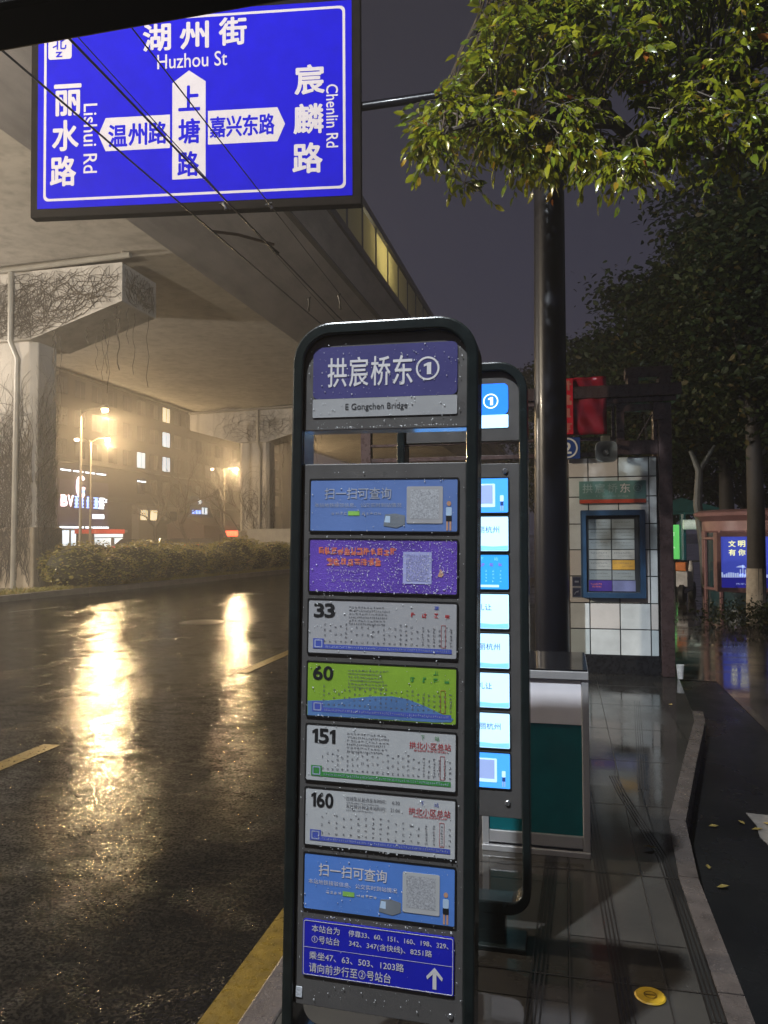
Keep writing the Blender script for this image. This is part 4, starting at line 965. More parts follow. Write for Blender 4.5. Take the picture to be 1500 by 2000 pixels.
# --- near tree reaching over the platform
TN = empty('street_tree', (3.3, 6.9, 0.0), 'leafy yellow green tree bough reaching over the black pole at the top right', 'tree')
TB = Vector((3.3, 6.9, 0.0))
b = MB(); b.tube([(0,0,-0.05),(0.03,0.02,1.2),(-0.05,0.0,2.5),(-0.10,0.05,3.9),(0.1,0.1,5.5),(0.2,0.0,7.5)], [0.24,0.19,0.17,0.15,0.10,0.05], 14)
limbs = [[(3.22,6.95,4.2), tuple(atY(1520,250,6.6)), tuple(atY(1400,300,6.6)), tuple(atY(1300,285,6.5)), tuple(atY(1200,300,6.4))],
         [(3.25,6.95,4.0), tuple(atY(1500,112,6.5)), tuple(atY(1400,165,6.4)), tuple(atY(1290,228,6.3)), tuple(atY(1215,275,6.3))],
         [tuple(atY(1300,330,6.6)), tuple(atY(1200,240,6.3)), tuple(atY(1080,240,6.1)), tuple(atY(960,230,5.9)), tuple(atY(860,260,5.8))],
         [tuple(atY(1200,240,6.3)), tuple(atY(1100,140,6.4)), tuple(atY(1000,60,6.2)), tuple(atY(930,20,6.1))],
         [(3.3,7.0,5.0), tuple(atY(1400,-120,6.8)), tuple(atY(1200,-60,6.5)), tuple(atY(1050,-40,6.2))],
         [(3.3,7.0,5.5), (2.6,7.6,7.2), (1.4,7.4,8.4)], [(3.3,6.9,4.5), (4.2,6.2,6.6), (5.2,6.0,7.8)], [(3.4,6.9,4.8),(3.6,8.0,6.8),(4.0,9.2,7.8)]]
for L in limbs:
    b.tube([Vector(q) - TB for q in L], [0.055*(1 - 0.8*i/(len(L)-1)) + 0.006 for i in range(len(L))], 8)
segs = [(Vector(a), Vector(c)) for L in limbs for a, c in zip(L, L[1:])]
poly = [(945,-150),(950,0),(925,30),(905,85),(915,165),(865,180),(815,235),(825,290),(862,315),(895,365),(925,375),(945,315),(1000,290),(1055,310),(1110,285),(1180,320),(1260,340),(1330,310),(1420,290),(1640,260),(1640,-150)]
clumps = []
while len(clumps) < 560:
    px_, py_ = random.uniform(780, 1640), random.uniform(-150, 410)
    if not inpoly(px_, py_, poly): continue
    ph = math.sin(px_*0.021+1)*math.cos(py_*0.027+px_*0.008) + 0.5*math.sin(px_*0.05+py_*0.04)
    dens = 1.0 if px_ < 1180 else 0.62
    if ph < -0.36 or random.random() > dens: continue
    clumps.append(atY(px_, py_, random.uniform(5.5, 7.3)))
for _ in range(170): # the rest of the crown, over and beyond the frame
    clumps.append(Vector((random.gauss(3.3,1.5), random.gauss(7.4,1.3), random.uniform(5.8,9.2))))
cen = []; drs = []
for c_ in clumps:
    best = None
    for a, q in segs:
        t = max(0, min(1, (c_-a).dot(q-a)/max(1e-6,(q-a).length_squared))); s_ = a + (q-a)*t; dd = (c_-s_).length
        if best is None or dd < best[0]: best = (dd, s_)
    start = best[1] if best[0] < 1.6 else c_ + Vector((0.2, 0.1, 0.1))
    mid = (start*0.5 + c_*0.5) + Vector((random.gauss(0,0.05), random.gauss(0,0.05), 0.07)); b.tube([start-TB, mid-TB, c_-TB], [0.011,0.008,0.005], 4, cap=False)
    out = (c_ - start); out = out.normalized() if out.length > 0.05 else Vector((-1,0,0))
    for tw in range(random.randint(4, 6)):   # twigs fan out of the clump and droop, leaves alternate along each
        dv = (out*0.7 + Vector((random.gauss(0,0.6), random.gauss(0,0.6), random.gauss(-0.05,0.4)))).normalized(); Lt = random.uniform(0.16, 0.36)
        pts_ = [c_ + dv*Lt*t + Vector((0,0,-0.30*Lt*t*t)) for t in (0, 0.35, 0.7, 1.0)]
        b.tube([p_ - TB for p_ in pts_], [0.004,0.0035,0.003,0.002], 3, cap=False)
        nl = random.randint(5, 9); side = dv.cross(Vector((0,0,1))); side = side.normalized() if side.length > 0.1 else Vector((1,0,0))
        for q in range(nl):
            t = 0.15 + 0.85*(q + random.random()*0.5)/nl; pp = c_ + dv*Lt*t + Vector((0,0,-0.30*Lt*t*t))
            sg_ = 1 if q % 2 else -1; ld_ = dv*0.7 + side*sg_*0.75 if q < nl-1 else dv
            cen.append(pp - TB); drs.append(ld_)
b.build('trunk', M_bark, TN)
leaves_mesh('crown', np.array([tuple(q) for q in cen]), 0.098, L_near, TN, droop=0.62, wide=0.44, dirs=np.array([tuple(q) for q in drs]))
# --- background trees
def big_tree(px, base_y, top_py, wid, label, y, n=7000, trunk_r=0.2, low=3.0, white=False, lean=(0,0), leafsz=0.16, cx_off=0.0, seed=1):
    rd = random.Random(seed); p = atY(px, base_y, y); top = atY(px, top_py, y).z
    t = empty('park_tree', (p.x, y, 0.0), label, 'tree', 'dark trees behind the shelter')
    b = MB(); hmid = low + 0.6
    b.tube([(0,0,-0.05),(0.03,0,hmid*0.5),(lean[0]*0.5,0,hmid),(lean[0],0.2,(top+hmid)/2),(lean[0]+cx_off,0.2,top*0.92)], [trunk_r*1.15,trunk_r,trunk_r*0.8,trunk_r*0.5,0.04], 12)
    ends = []
    for k in range(9):
        a = rd.uniform(0, 6.28); z = rd.uniform(low, top*0.75); L = wid*rd.uniform(0.35, 0.75)
        e_ = Vector((lean[0]+cx_off*0.6+math.cos(a)*L, math.sin(a)*L*0.8, z + rd.uniform(0.6, 2.2))); b.tube([(lean[0]*0.6,0.05,z-0.6),(e_.x*0.5,e_.y*0.5,z+0.2),tuple(e_)], [trunk_r*0.42,trunk_r*0.25,0.02], 6); ends.append(e_)
    b.build('trunk', mat('dark_bark', (0.016,0.012,0.010), 0.7, var=0.4, nscale=14, bump=0.6, bscale=40), t)
    cl = []
    H_ = top - low
    while len(cl) < 130:
        q = np.array([rd.uniform(-1,1), rd.uniform(-1,1), rd.uniform(-1,1)]); rr = np.linalg.norm(q)
        if rr > 1 or rr < 0.35: continue
        cl.append((q*np.array([wid, wid*0.8, H_*0.52]) + np.array([lean[0]+cx_off, 0, low+H_*0.5]), rd.uniform(0.25, 0.55)))
    per = int(n * 2.2) // len(cl)
    pts = np.concatenate([c_[None] + rng.normal(0, 1, (per, 3)) * s_ * np.array([1,1,0.7]) for c_, s_ in cl])
    pts = pts[pts[:,2] < H_ + low + 0.3]
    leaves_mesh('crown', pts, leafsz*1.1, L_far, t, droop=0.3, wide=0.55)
    if white:
        b = MB(); b.tube([(0,0,0.0),(0.01,0,1.05)], [trunk_r*1.18,trunk_r*1.09], 14, cap=False); b.build('whitewash', mat('trunk_whitewash', (0.30,0.26,0.21), 0.8, var=0.25, nscale=8), t)
    return t
big_tree(1477, 1180, 380, 2.1, 'tall dark tree with a whitewashed trunk foot in front of the kiosk', 15.8, 11000, 0.16, 3.6, True, leafsz=0.14, seed=2, cx_off=0.5)
big_tree(1285, 1100, 530, 1.8, 'round crowned dark tree rising behind the shelter roof', 23, 9000, 0.2, 3.6, leafsz=0.17, seed=5)
big_tree(1160, 1080, 665, 1.5, 'shorter olive tree just right of the black pole', 26, 7000, 0.18, 3.2, leafsz=0.17, seed=8)
big_tree(1420, 1100, 450, 2.0, 'large dark tree between the shelter and the kiosk', 24, 10000, 0.22, 3.4, leafsz=0.18, seed=11)
big_tree(1545, 1100, 250, 3.6, 'tallest dark tree at the right edge behind the kiosk', 22, 10000, 0.24, 4.0, leafsz=0.18, seed=15)
big_tree(1050, 1060, 712, 2.0, 'distant small dark tree left of the black pole', 50, 3500, 0.2, 3.0, leafsz=0.26, seed=21)
big_tree(1310, 1060, 670, 4.0, 'far dark tree filling the gap behind the shelter', 36, 9000, 0.25, 2.6, leafsz=0.24, seed=31)
big_tree(1460, 1060, 520, 4.5, 'far dark tree behind the kiosk', 34, 9000, 0.25, 2.6, leafsz=0.24, seed=37)
# pale bare trunk behind the kiosk
pt = empty('pale_trunk_tree', (atY(1378,1150,20.5).x, 20.5, 0.0), 'smooth pale forked trunk beside the round kiosk', 'tree')
b = MB(); z_ = lambda py: atY(1366,py,20.5).z; x_ = lambda px: atY(px,950,20.5).x - pt.location.x
b.tube([(x_(1378),0,0),(x_(1372),0,z_(1060)),(x_(1362),0,z_(985)),(x_(1366),0,z_(920)),(x_(1350),0,z_(880))], [0.13,0.12,0.11,0.09,0.05], 10); b.tube([(x_(1366),0,z_(920)),(x_(1385),0,z_(890)),(x_(1400),0.2,z_(870))], [0.07,0.05,0.03], 8)
b.build('trunk', mat('pale_bark', (0.07,0.08,0.085), 0.5, var=0.3, nscale=6), pt)
# shrub at the whitewashed tree
cen = np.array([0,0,0.22])[None] + rng.normal(0,1,(1400,3))*np.array([0.42,0.4,0.14]); cen[:,2] = np.abs(cen[:,2])
o = leaves_mesh('low_shrub', cen, 0.08, L_far, None, loc=(atY(1470,1185,15.2).x, 15.2, 0.0)); tag(o, 'low dark shrub around the whitewashed tree foot', 'shrub')
# --- hedge of clipped round bushes
def bush_src(label, group):
    t = empty('round_bush', (0,0,0), label, 'bush', group)
    q = rng.normal(0,1,(1500,3)); q /= np.linalg.norm(q,axis=1)[:,None]; rad = rng.uniform(0.80,1.03,1500)[:,None]; q = q*rad*np.array([0.85,0.85,0.62])+np.array([0,0,0.62])
    q = q[q[:,2] > 0.02]
    leaves_mesh('foliage', q, 0.085, L_bush, t, droop=0.0, wide=0.6)
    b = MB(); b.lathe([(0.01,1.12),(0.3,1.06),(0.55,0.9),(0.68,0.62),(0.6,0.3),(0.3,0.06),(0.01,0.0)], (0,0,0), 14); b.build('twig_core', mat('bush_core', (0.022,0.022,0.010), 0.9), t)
    return t
B0 = bush_src('clipped round bush in the front row of the median hedge', 'front row of hedge bushes')
spots = []
for px_, y_ in ((148,20.9),(215,22.0),(262,23.4),(318,25.2),(362,26.6),(408,28.2),(452,30.0),(496,32.2),(532,34.3),(566,36.5),(600,39)): spots.append((px_, y_, 0))
for px_, y_ in ((125,23.5),(180,25.2),(235,27.0),(285,29.0),(335,31.0),(382,33.4),(428,36),(470,38.5),(510,41.5),(548,44.5),(585,48)): spots.append((px_, y_, 1))
first = {0: True, 1: True}
for k, (px_, y_, row) in enumerate(spots):
    o = B0 if k == 0 else copy_tree(B0)
    p = atY(px_, 1100, y_); s_ = (1.3, 1.12, 1.4, 1.2)[k % 4] * (1.0 if row == 0 else 1.05)
    o.location = (p.x, y_, 0.13); o.scale = (s_, s_, s_ * (0.86, 0.76, 0.8)[k % 3]); o.rotation_euler = (0, 0, k * 1.3)
    if row: o['label'] = 'looser bush in the back row of the median hedge'; o['group'] = 'back row of hedge bushes'
# grass on the median edge
cen = []
for k in range(9000):
    y_ = random.uniform(17.5, 48); 
    for (xa_, ya_), (xb_, yb_) in zip(mk, mk[1:]):
        if ya_ <= y_ <= yb_: xk = xa_ + (xb_-xa_)*(y_-ya_)/(yb_-ya_)
    cen.append((xk - abs(random.gauss(0.2,0.55)) - 0.05, y_, 0.13))
gr = leaves_mesh('grass', np.array(cen), 0.14, L_bush, None, droop=-1.3, wide=0.16); tag(gr, 'ragged grass along the median kerb', 'grass', kind='stuff')
# bare trees beyond the median
def bare_tree(px_, y_, label, h, seed):
    rd = random.Random(seed); p = atY(px_, 1080, y_); t = empty('bare_tree', (p.x, y_, 0.0), label, 'tree', 'bare trees across the road'); b = MB()
    def grow(p0, d, L, r, lv):
        p1 = p0 + d*L*0.5 + Vector((rd.uniform(-.1,.1),rd.uniform(-.1,.1),0))*L; p2 = p1 + (d + Vector((rd.uniform(-.3,.3),rd.uniform(-.3,.3),rd.uniform(-.1,.2)))).normalized()*L*0.5
        b.tube([p0,p1,p2], [r, r*0.8, r*0.6], 6, cap=False)
        if lv:
            for k in range(rd.choice((2,3,3))): grow(p2 if k < 2 else p1, (d + Vector((rd.uniform(-.9,.9),rd.uniform(-.9,.9),rd.uniform(-.25,.5)))).normalized(), L*rd.uniform(0.6,0.85), r*0.58, lv-1)
    grow(Vector((0,0,-0.05)), Vector((rd.uniform(-.1,.1),0,1)).normalized(), h*0.36, 0.17, 5)
    b.build('trunk', M_bark, t)
bare_tree(372, 56, 'bare spreading tree across the road left of the blue lit sign', 7.5, 4); bare_tree(440, 66, 'bare tree beside the farther street lamp', 8.5, 12); bare_tree(300, 62, 'bare tree in front of the dark building', 7.0, 19)
bare_tree(470, 60, 'thin bare tree by the farther pier', 8.0, 23)

# ================================================================== STREET LAMPS
M_lpole = mat('lamp_pole_grey', (0.20,0.18,0.15), 0.4, 0.3, var=0.1)
E_lamp = mat('lamp_lens', (1,0.75,0.42), 0.3, emit=55, ecol=(1.0,0.66,0.30), var=0.0)
E_lamp_cool = mat('lamp_lens_cool', (1,0.9,0.75), 0.3, emit=40, ecol=(1.0,0.93,0.82), var=0.0)
def street_lamp(pos, heads, h, label, watts, col=(1.0,0.70,0.36), lens=E_lamp, rad=0.16, group='street lamps along the road', down=False):
    t = empty('street_lamp', pos, label, 'street lamp', group); b = MB()
    b.tube([(0,0,0),(0,0,1.0),(0,0,h+0.1)], [0.11,0.085,0.055], 12); b.lathe([(0.01,0.3),(0.14,0.3),(0.16,0.0)], (0,0,0), 12); b.build('pole', M_lpole, t)
    for hx, hy, em in heads:
        v = Vector((hx,hy,0)); d = v.normalized()
        b = MB(); b.tube([(0,0,h-0.15),(hx*0.4,hy*0.4,h+0.12),(hx*0.85,hy*0.85,h+0.16)], [0.04,0.035,0.03], 8); b.build('arm', M_lpole, t)
        b = MB(); e_ = v*0.8; c_ = v*1.12; b.tube([(e_.x,e_.y,h+0.16),(v.x*0.95,v.y*0.95,h+0.18),(c_.x,c_.y,h+0.15)], [0.06,0.13,0.09], 12); hd = b.build('lamp_head', M_lpole, t)
        b = MB(); b.lathe([(0.001,-0.14),(0.11,-0.11),(0.17,-0.03),(0.17,0.03)], (v.x,v.y,h+0.06), 16); b.build('lens', lens if em else mat('lens_dim', (0.9,0.85,0.75), 0.3, emit=8, ecol=(1,0.9,0.7)), hd)
        if watts and em:
            ld = bpy.data.lights.new('lamp_light', 'SPOT' if down else 'POINT'); ld.energy = watts
            if down: ld.spot_size = R(174); ld.spot_blend = 0.08
            ld.color = col; ld.shadow_soft_size = rad
            lo = bpy.data.objects.new('lamp_light', ld); COL.objects.link(lo); lo.parent = t; lo.location = (hx, hy, h - 0.28)
    return t
CRh = Vector((CR.x, CR.y, 0)).normalized()
def lamp_px(pole_px, head_pxs, py, depth, label, watts, down=False):
    p = atD(pole_px, py, depth); hd = []
    for q, em in head_pxs:
        s_ = atD(q, py, depth); hd.append((s_.x-p.x, s_.y-p.y, em))
    street_lamp((p.x, p.y, 0), hd, p.z, label, watts, down=down)
lamp_px(177, ((150,0),(210,1)), 860, 51, 'street lamp with a blazing warm head, lower of the two at left', 2400)
lamp_px(158, ((205,1),), 803, 39, 'street lamp with a warm head, higher of the two at left', 3400, True)
lamp_px(438, ((414,0),(462,1)), 917, 74, 'double armed street lamp in front of the farther pier', 7000)
# the same kind of lamps carry on outside the view: on the median at left and one on this platform behind the viewer; the one across the road is added
street_lamp((-15.6, 2.5, 0.13), ((1.4,0.3,1),), 6.0, 'warm street lamp on the median beyond the left edge', 8200, (1.0,0.85,0.64))
street_lamp((-31.0, 16, 0), ((1.5,0.2,1),), 7.2, 'added warm street lamp across the road beyond the left edge', 12500, (1.0,0.88,0.74))  # unseen lamp added to brighten the viaduct underside
street_lamp((-0.8, -1.4, 0.15), ((-2.0,0.0,1),), 10.8, 'tall street lamp on the platform behind the viewer', 7600, (0.88,0.95,1.0), E_lamp_cool, 0.12)
street_lamp((-9.4, 34.0, 13.36), ((0.25,0.0,1),), 2.0, 'short unseen lamp added on the elevated road behind the glass barrier', 260, (1.0,0.88,0.55))  # hidden by the parapet, added to light the glass panels from behind

# ================================================================== BUILDINGS ACROSS THE ROAD
M_bld = mat('dark_building_wall', (0.045,0.038,0.036), 0.7, var=0.15, nscale=0.3)
M_bwin = mat('dark_window', (0.02,0.02,0.025), 0.15)
E_win = glow('lit_window', (0.75,0.88,1.0), 1.2); E_winy = glow('lit_window_warm', (1.0,0.85,0.55), 1.1); E_sign_w = glow('sign_white_led', (0.80,0.88,1.0), 3.5); E_sign_b = glow('sign_blue_led', (0.25,0.40,1.0), 3.0); E_sign_p = glow('sign_pink_led', (1.0,0.72,0.75), 3.5); E_redled = glow('red_led', (1.0,0.10,0.04), 5.0)
BX = -50.0
bd = empty('office_building', (BX, 80, 0), 'dark office block across the road with lit shop front and BV sign', 'building')
b = MB(); b.box(-14, 0, -55, 50, 0, 26); b.build('wall', M_bld, bd)
b = MB(); b.box(-0.2, 0.35, -55, 50, 5.6, 6.1); b.box(-0.2,0.35,-55,50,9.4,9.7); b.box(-0.2,0.35,-55,50,25.8,26.6); b.build('cornice', mat('cornice', (0.06,0.055,0.05), 0.6), bd)
lit = [(343,812,330,806),(336,836,330,833)]
Lw = {}
def facade_pt(px_, py_): q = atX(px_, py_, BX); return q.y-80, q.z
rdw = random.Random(5)
for fl in range(6):
    for k in range(34):
        y0 = -52 + k*3.0; z0_ = 6.8 + fl*3.2
        if fl == 0 and y0 < 0: continue
        b = MB(); b.box(-0.05, 0.06, y0, y0+1.7, z0_, z0_+1.8, 0); b.box(0.061, 0.10, y0+0.82, y0+0.88, z0_, z0_+1.8, 1)
        if abs((y0+0.85) - 10.3) < 1.5 and y0 < 9.5 and fl in (1,2,3,4): m_w = E_win if fl != 3 else E_winy
        elif abs((y0+0.85) - 1.8) < 1.5 and fl == 1: m_w = E_win
        else: m_w = M_bwin
        b.build('window', [m_w, M_bld], bd)
# LED line, sign letters
(ya, za), (yb, zb) = facade_pt(112, 912), facade_pt(205, 925)
b = MB()
for k in range(4):
    t0, t1 = k/4, k/4+0.19; b.box(0.36, 0.45, ya+(yb-ya)*t0, ya+(yb-ya)*t1, 8.45, 8.58)
ya2, za2 = facade_pt(263, 924); b.box(0.36, 0.45, ya2, ya2+1.8, 8.2, 8.32); b.build('light_strip', E_sign_w, bd)
sgn = bpy.data.objects.new('sign', None)
bpy.data.objects.remove(sgn)
def yz_text(mb, s, y0, y1, z0, z1, x, mi, bold=0.02):
    v, f_ = text_geo(s, bold); ax = [q[0] for q in v]; az = [q[1] for q in v]; A, B, C_, D_ = min(ax), max(ax), min(az), max(az)
    mb.add([(x, y0+(q[0]-A)/(B-A)*(y1-y0), z0+(q[1]-C_)/(D_-C_)*(z1-z0)) for q in v], f_, mi)
def yz_scribble(mb, y0, y1, z0, z1, x, mi, n=7):
    for k in range(n):
        if k % 2: a = rdw.uniform(y0, y1-0.25); mb.box(x-0.05, x+0.02+0.001*k, a, a+(y1-y0)*0.16, z0+rdw.random()*0.2*(z1-z0), z1-rdw.random()*0.2*(z1-z0), mi)
        else: a = z0+(z1-z0)*(k/n+0.03); mb.box(x-0.05, x+0.02+0.001*k, y0+rdw.random()*0.15*(y1-y0), y1-rdw.random()*0.15*(y1-y0), a, a+(z1-z0)*0.10, mi)
b = MB()
def ss(px_, py_): return facade_pt(px_, py_)
def sgy(px_): return facade_pt(px_, 985)[0]
b.box(0.05, 0.3, sgy(108), sgy(207), 2.9, 7.6, 3)
z_lo, z_hi = facade_pt(120,989)[1], facade_pt(120,966)[1]
yz_text(b, 'B', sgy(112.5), sgy(126), z_lo, z_hi, 0.36, 0, 0.05); yz_text(b, 'V', sgy(126), sgy(138), z_lo, z_hi, 0.36, 0, 0.05)
for a_, c_, mi in ((139,148.5,1),(149.5,158,1),(163,173,1),(177,186,1),(187,199,2)): yz_scribble(b, sgy(a_), sgy(c_), z_lo-0.1, z_hi-0.05, 0.36, mi)
yz_scribble(b, sgy(199), sgy(204), z_hi-0.55, z_hi-0.1, 0.36, 2, 3)
zc = facade_pt(152,951)[1]; yc = sgy(152)
b.tube([(0.38, yc+1.0*math.cos(t)*0.62, zc+1.05*math.sin(t)) for t in np.linspace(R(50), R(315), 18)], 0.17, 6, 0); b.box(0.3,0.45,yc-0.5,yc+0.6,zc-0.28,zc-0.02,0); b.box(0.3,0.44,yc-0.45,yc+0.55,zc-0.62,zc-0.30,1)
z1_, z2_ = facade_pt(185,1013)[1], facade_pt(185,1005)[1]; b.box(0.3,0.42, sgy(176), sgy(197), z1_, z2_, 2)
b.build('shop_sign', [E_sign_p, E_sign_b, E_sign_w, mat('sign_box_purple', (0.05,0.035,0.10), 0.5)], bd)
b = MB()
for a_, c_ in ((111,154),(161,171),(176,203)): b.box(0.36,0.6, sgy(a_), sgy(c_), 2.55, 2.72)
b.build('canopy_light', E_sign_w, bd)
for a_, c_, m_w in ((111,132,E_win),(139,153,E_win),(161,170,E_winy)):
    b = MB(); b.box(0.02,0.2, sgy(a_), sgy(c_), 0.75, 2.3); b.build('shop_window', m_w, bd)
b = MB(); b.box(0.0, 0.5, sgy(176), sgy(242), 2.1, 2.4); b.build('awning', mat('awning_grey', (0.25,0.22,0.26), 0.5), bd)
# lit kiosk in front
kq = atX(210, 1060, -44); kk = empty('lit_street_kiosk', (-44, kq.y, 0), 'small lit street kiosk with a red fascia across the road', 'kiosk')
dy = atX(240,1060,-44).y - kq.y; dy0 = atX(184,1060,-44).y - kq.y
b = MB(); b.box(-2.0, -0.02, dy0, dy, 0, 2.35); b.build('body', mat('kiosk_body_grey', (0.08,0.08,0.09), 0.6), kk)
b = MB(); b.box(-2.1, 0.15, dy0-0.1, dy+0.1, 1.95, 2.38); b.build('fascia', mat('kiosk_red', (0.5,0.05,0.03), 0.4, emit=0.35, ecol=(1,0.1,0.05)), kk)
b = MB(); b.box(-0.019, 0.05, dy0+0.1, dy0+(dy-dy0)*0.55, 0.15, 1.5); b.build('lit_panel', E_win, kk); b = MB(); b.box(-0.019, 0.05, dy0+(dy-dy0)*0.70, dy-0.15, 0.15, 1.5); b.build('lit_panel', E_win, kk)
b = MB(); b.box(-0.018, 0.06, dy0+0.05, dy-0.1, 1.6, 1.9); b.build('light_band', E_win, kk)
# lit sign further on
sp = atX(390, 985, -47); sg = empty('lit_roof_sign', (-47, sp.y, 0), 'small blue white lit sign on posts beyond the bare trees', 'sign')
f2y = lambda px_: atX(px_, 985, -46.9).y - sp.y; f2z = lambda py_: atX(390, py_, -46.9).z
b = MB(); b.box(-0.3, -0.1, f2y(374), f2y(412), 0, f2z(1028)); b.build('support', M_bld, sg)
b = MB()
for k in range(5): yz_scribble(b, f2y(377+k*6.2), f2y(382+k*6.2), f2z(1004), f2z(991 if k > 2 else 997), 0.0, 0 if k > 2 else 1)
yz_scribble(b, f2y(388), f2y(396), f2z(985), f2z(974), 0.0, 0, 5); b.box(-0.05,0.02,f2y(382),f2y(397),f2z(1019),f2z(1013),0); b.box(-0.05,0.02,f2y(399),f2y(408),f2z(1020),f2z(1014),0)
b.build('lettering', [E_win, E_sign_b], sg); b = MB(); b.box(-0.1,-0.06,f2y(374),f2y(412),f2z(1027),f2z(970)); b.build('board', mat('roof_sign_board', (0.02,0.03,0.10), 0.5), sg)
# low shops with red light
rp = atX(450, 1040, -42); rs = empty('low_shop', (-42, rp.y, 0), 'low shop with a glowing red sign beyond the hedge', 'shop')
f3 = lambda px_: atX(px_, 1040, -42).y - rp.y
b = MB(); b.box(-5, -0.1, f3(400), f3(470), 0, 2.9); b.prism([(-5.2,2.9),(0.2,2.9),(-2.5,4.0)], f3(398), f3(472)); b.build('wall', mat('low_shop_wall', (0.13,0.08,0.07), 0.7), rs)
b = MB(); b.box(-0.099, 0.05, f3(437), f3(466), atX(450,1047,-42).z, atX(450,1037,-42).z); b.build('red_sign', E_redled, rs)
b = MB(); b.box(-0.099,0.02,f3(430),f3(436),0.2,1.9); b.build('door', M_bwin, rs)
# pale mid-rise slab behind bare trees
wp = atX(320, 1000, -49); b = MB()
mb_ = empty('low_office', (-49, wp.y, 0), 'pale low office block in front of the dark building', 'building')
f4 = lambda px_: atX(px_, 1000, -48.9).y - wp.y
b = MB(); b.box(-0.9, 0, f4(272), f4(372), 0, 5.4); b.build('wall', mat('low_office_wall', (0.16,0.145,0.13), 0.7), mb_)
for k in range(5):
    b = MB(); b.box(0.0, 0.05, f4(276+k*19), f4(289+k*19), 3.6, 4.8); b.build('window', E_winy if k in (0,1) else M_bwin, mb_)
    mb_.children[-1].name = 'window'
mat('low_office_dim', (0.35,0.34,0.22), 0.5)
# distant blocks closing the horizon on the left
for k, (px_, y_, w_, h_, lab) in enumerate(((440,150,26,22,'distant dark tower block left of the farther pier'),(560,170,24,14,'distant low block right of the farther pier'),(640,210,40,9,'distant low block behind the totem'))):
    p = atY(px_, 1000, y_); t = empty('distant_block', (p.x, y_, 0), lab, 'building'); b = MB(); b.box(-w_/2, w_/2, 0, 12, 0, h_); b.build('wall', M_bld, t)
    for q in range(6): b = MB(); b.box(-w_/2+1+q*w_/6.5, -w_/2+2.4+q*w_/6.5, -0.06, 0.0, h_*0.55, h_*0.55+1.6); b.build('window', E_winy if (q+k) % 5 == 0 else M_bwin, t)
# fence wall on the median beyond pier 2
p = atY(530, 1060, 44); fw = MB(); fw.box(-1.6, 3.0, 0, 0.15, 0, 1.9); fw.box(-1.65,3.05,-0.04,0.19,1.901,1.98); tag(fw.build('site_fence', mat('fence_grey', (0.22,0.20,0.17), 0.6, var=0.2, nscale=2), loc=(p.x, 44, 0.13)), 'grey panel fence beside the farther pier behind the hedge', 'fence')

# ================================================================== CARS on the far carriageway
def car(x, y, rz, paint, label):
    t = empty('parked_car', (x, y, 0), label, 'car', 'cars beyond the hedge', rz)
    b = MB(); sec = [(-2.2,0.35),(2.2,0.35),(2.25,0.62),(2.1,0.85),(1.05,0.98),(-1.75,1.0),(-2.2,0.92)]
    b.prism(sec, -0.86, 0.86); b.build('body', paint, t, bevel=0.07)
    b = MB(); top = [(-1.75,0.99),(1.05,0.97),(0.35,1.42),(-1.05,1.45)]
    n = 4; lo = [(x_, -0.78 if z_ < 1.2 else -0.62, z_) for x_, z_ in top]; hi = [(x_, 0.78 if z_ < 1.2 else 0.62, z_) for x_, z_ in top]
    b.add(lo+hi, [(0,1,2,3),(7,6,5,4),(1,5,6,2),(0,3,7,4)], 1); b.add(lo+hi, [(3,2,6,7)], 0); b.build('cabin', [paint, M_bwin], t, bevel=0.03)
    for wx in (-1.35, 1.35):
        for wy in (-0.87, 0.72):
            b = MB(); b.tube([(wx,wy,0.32),(wx,wy+0.15,0.32)], 0.32, 20); wh = b.build('wheel', mat('tyre', (0.012,0.012,0.012), 0.6), t); b = MB(); b.tube([(wx,wy-0.01,0.32),(wx,wy+0.16,0.32)], 0.19, 16); b.build('rim', M_steel, wh)
    for sy in (-0.62, 0.62):
        b = MB(); b.box(-2.24,-2.18,sy-0.16,sy+0.16,0.72,0.84); b.build('tail_light', mat('tail_red', (0.4,0.01,0.01), 0.3, emit=0.8, ecol=(1,0.05,0.03)), t)
        b = MB(); b.box(2.16,2.23,sy-0.16,sy+0.16,0.62,0.74); b.build('headlight', M_white, t)
Pw = mat('car_white', (0.6,0.6,0.62), 0.25, coat=0.8, var=0.03); Pd = mat('car_dark', (0.03,0.03,0.035), 0.25, coat=0.8); Ps = mat('car_silver', (0.32,0.33,0.35), 0.3, 0.5, coat=0.6)
for px_, x_, pt_, lab in ((262,-36,Ps,'silver car above the hedge near the lit kiosk'),(312,-36,Pd,'dark car beyond the hedge in front of the low office'),(355,-37,Pw,'white car beyond the hedge left of the bare tree'),(395,-35,Pd,'dark car beyond the hedge under the blue lit sign')):
    q = atX(px_, 1050, x_); car(x_, q.y, R(90), pt_, lab)

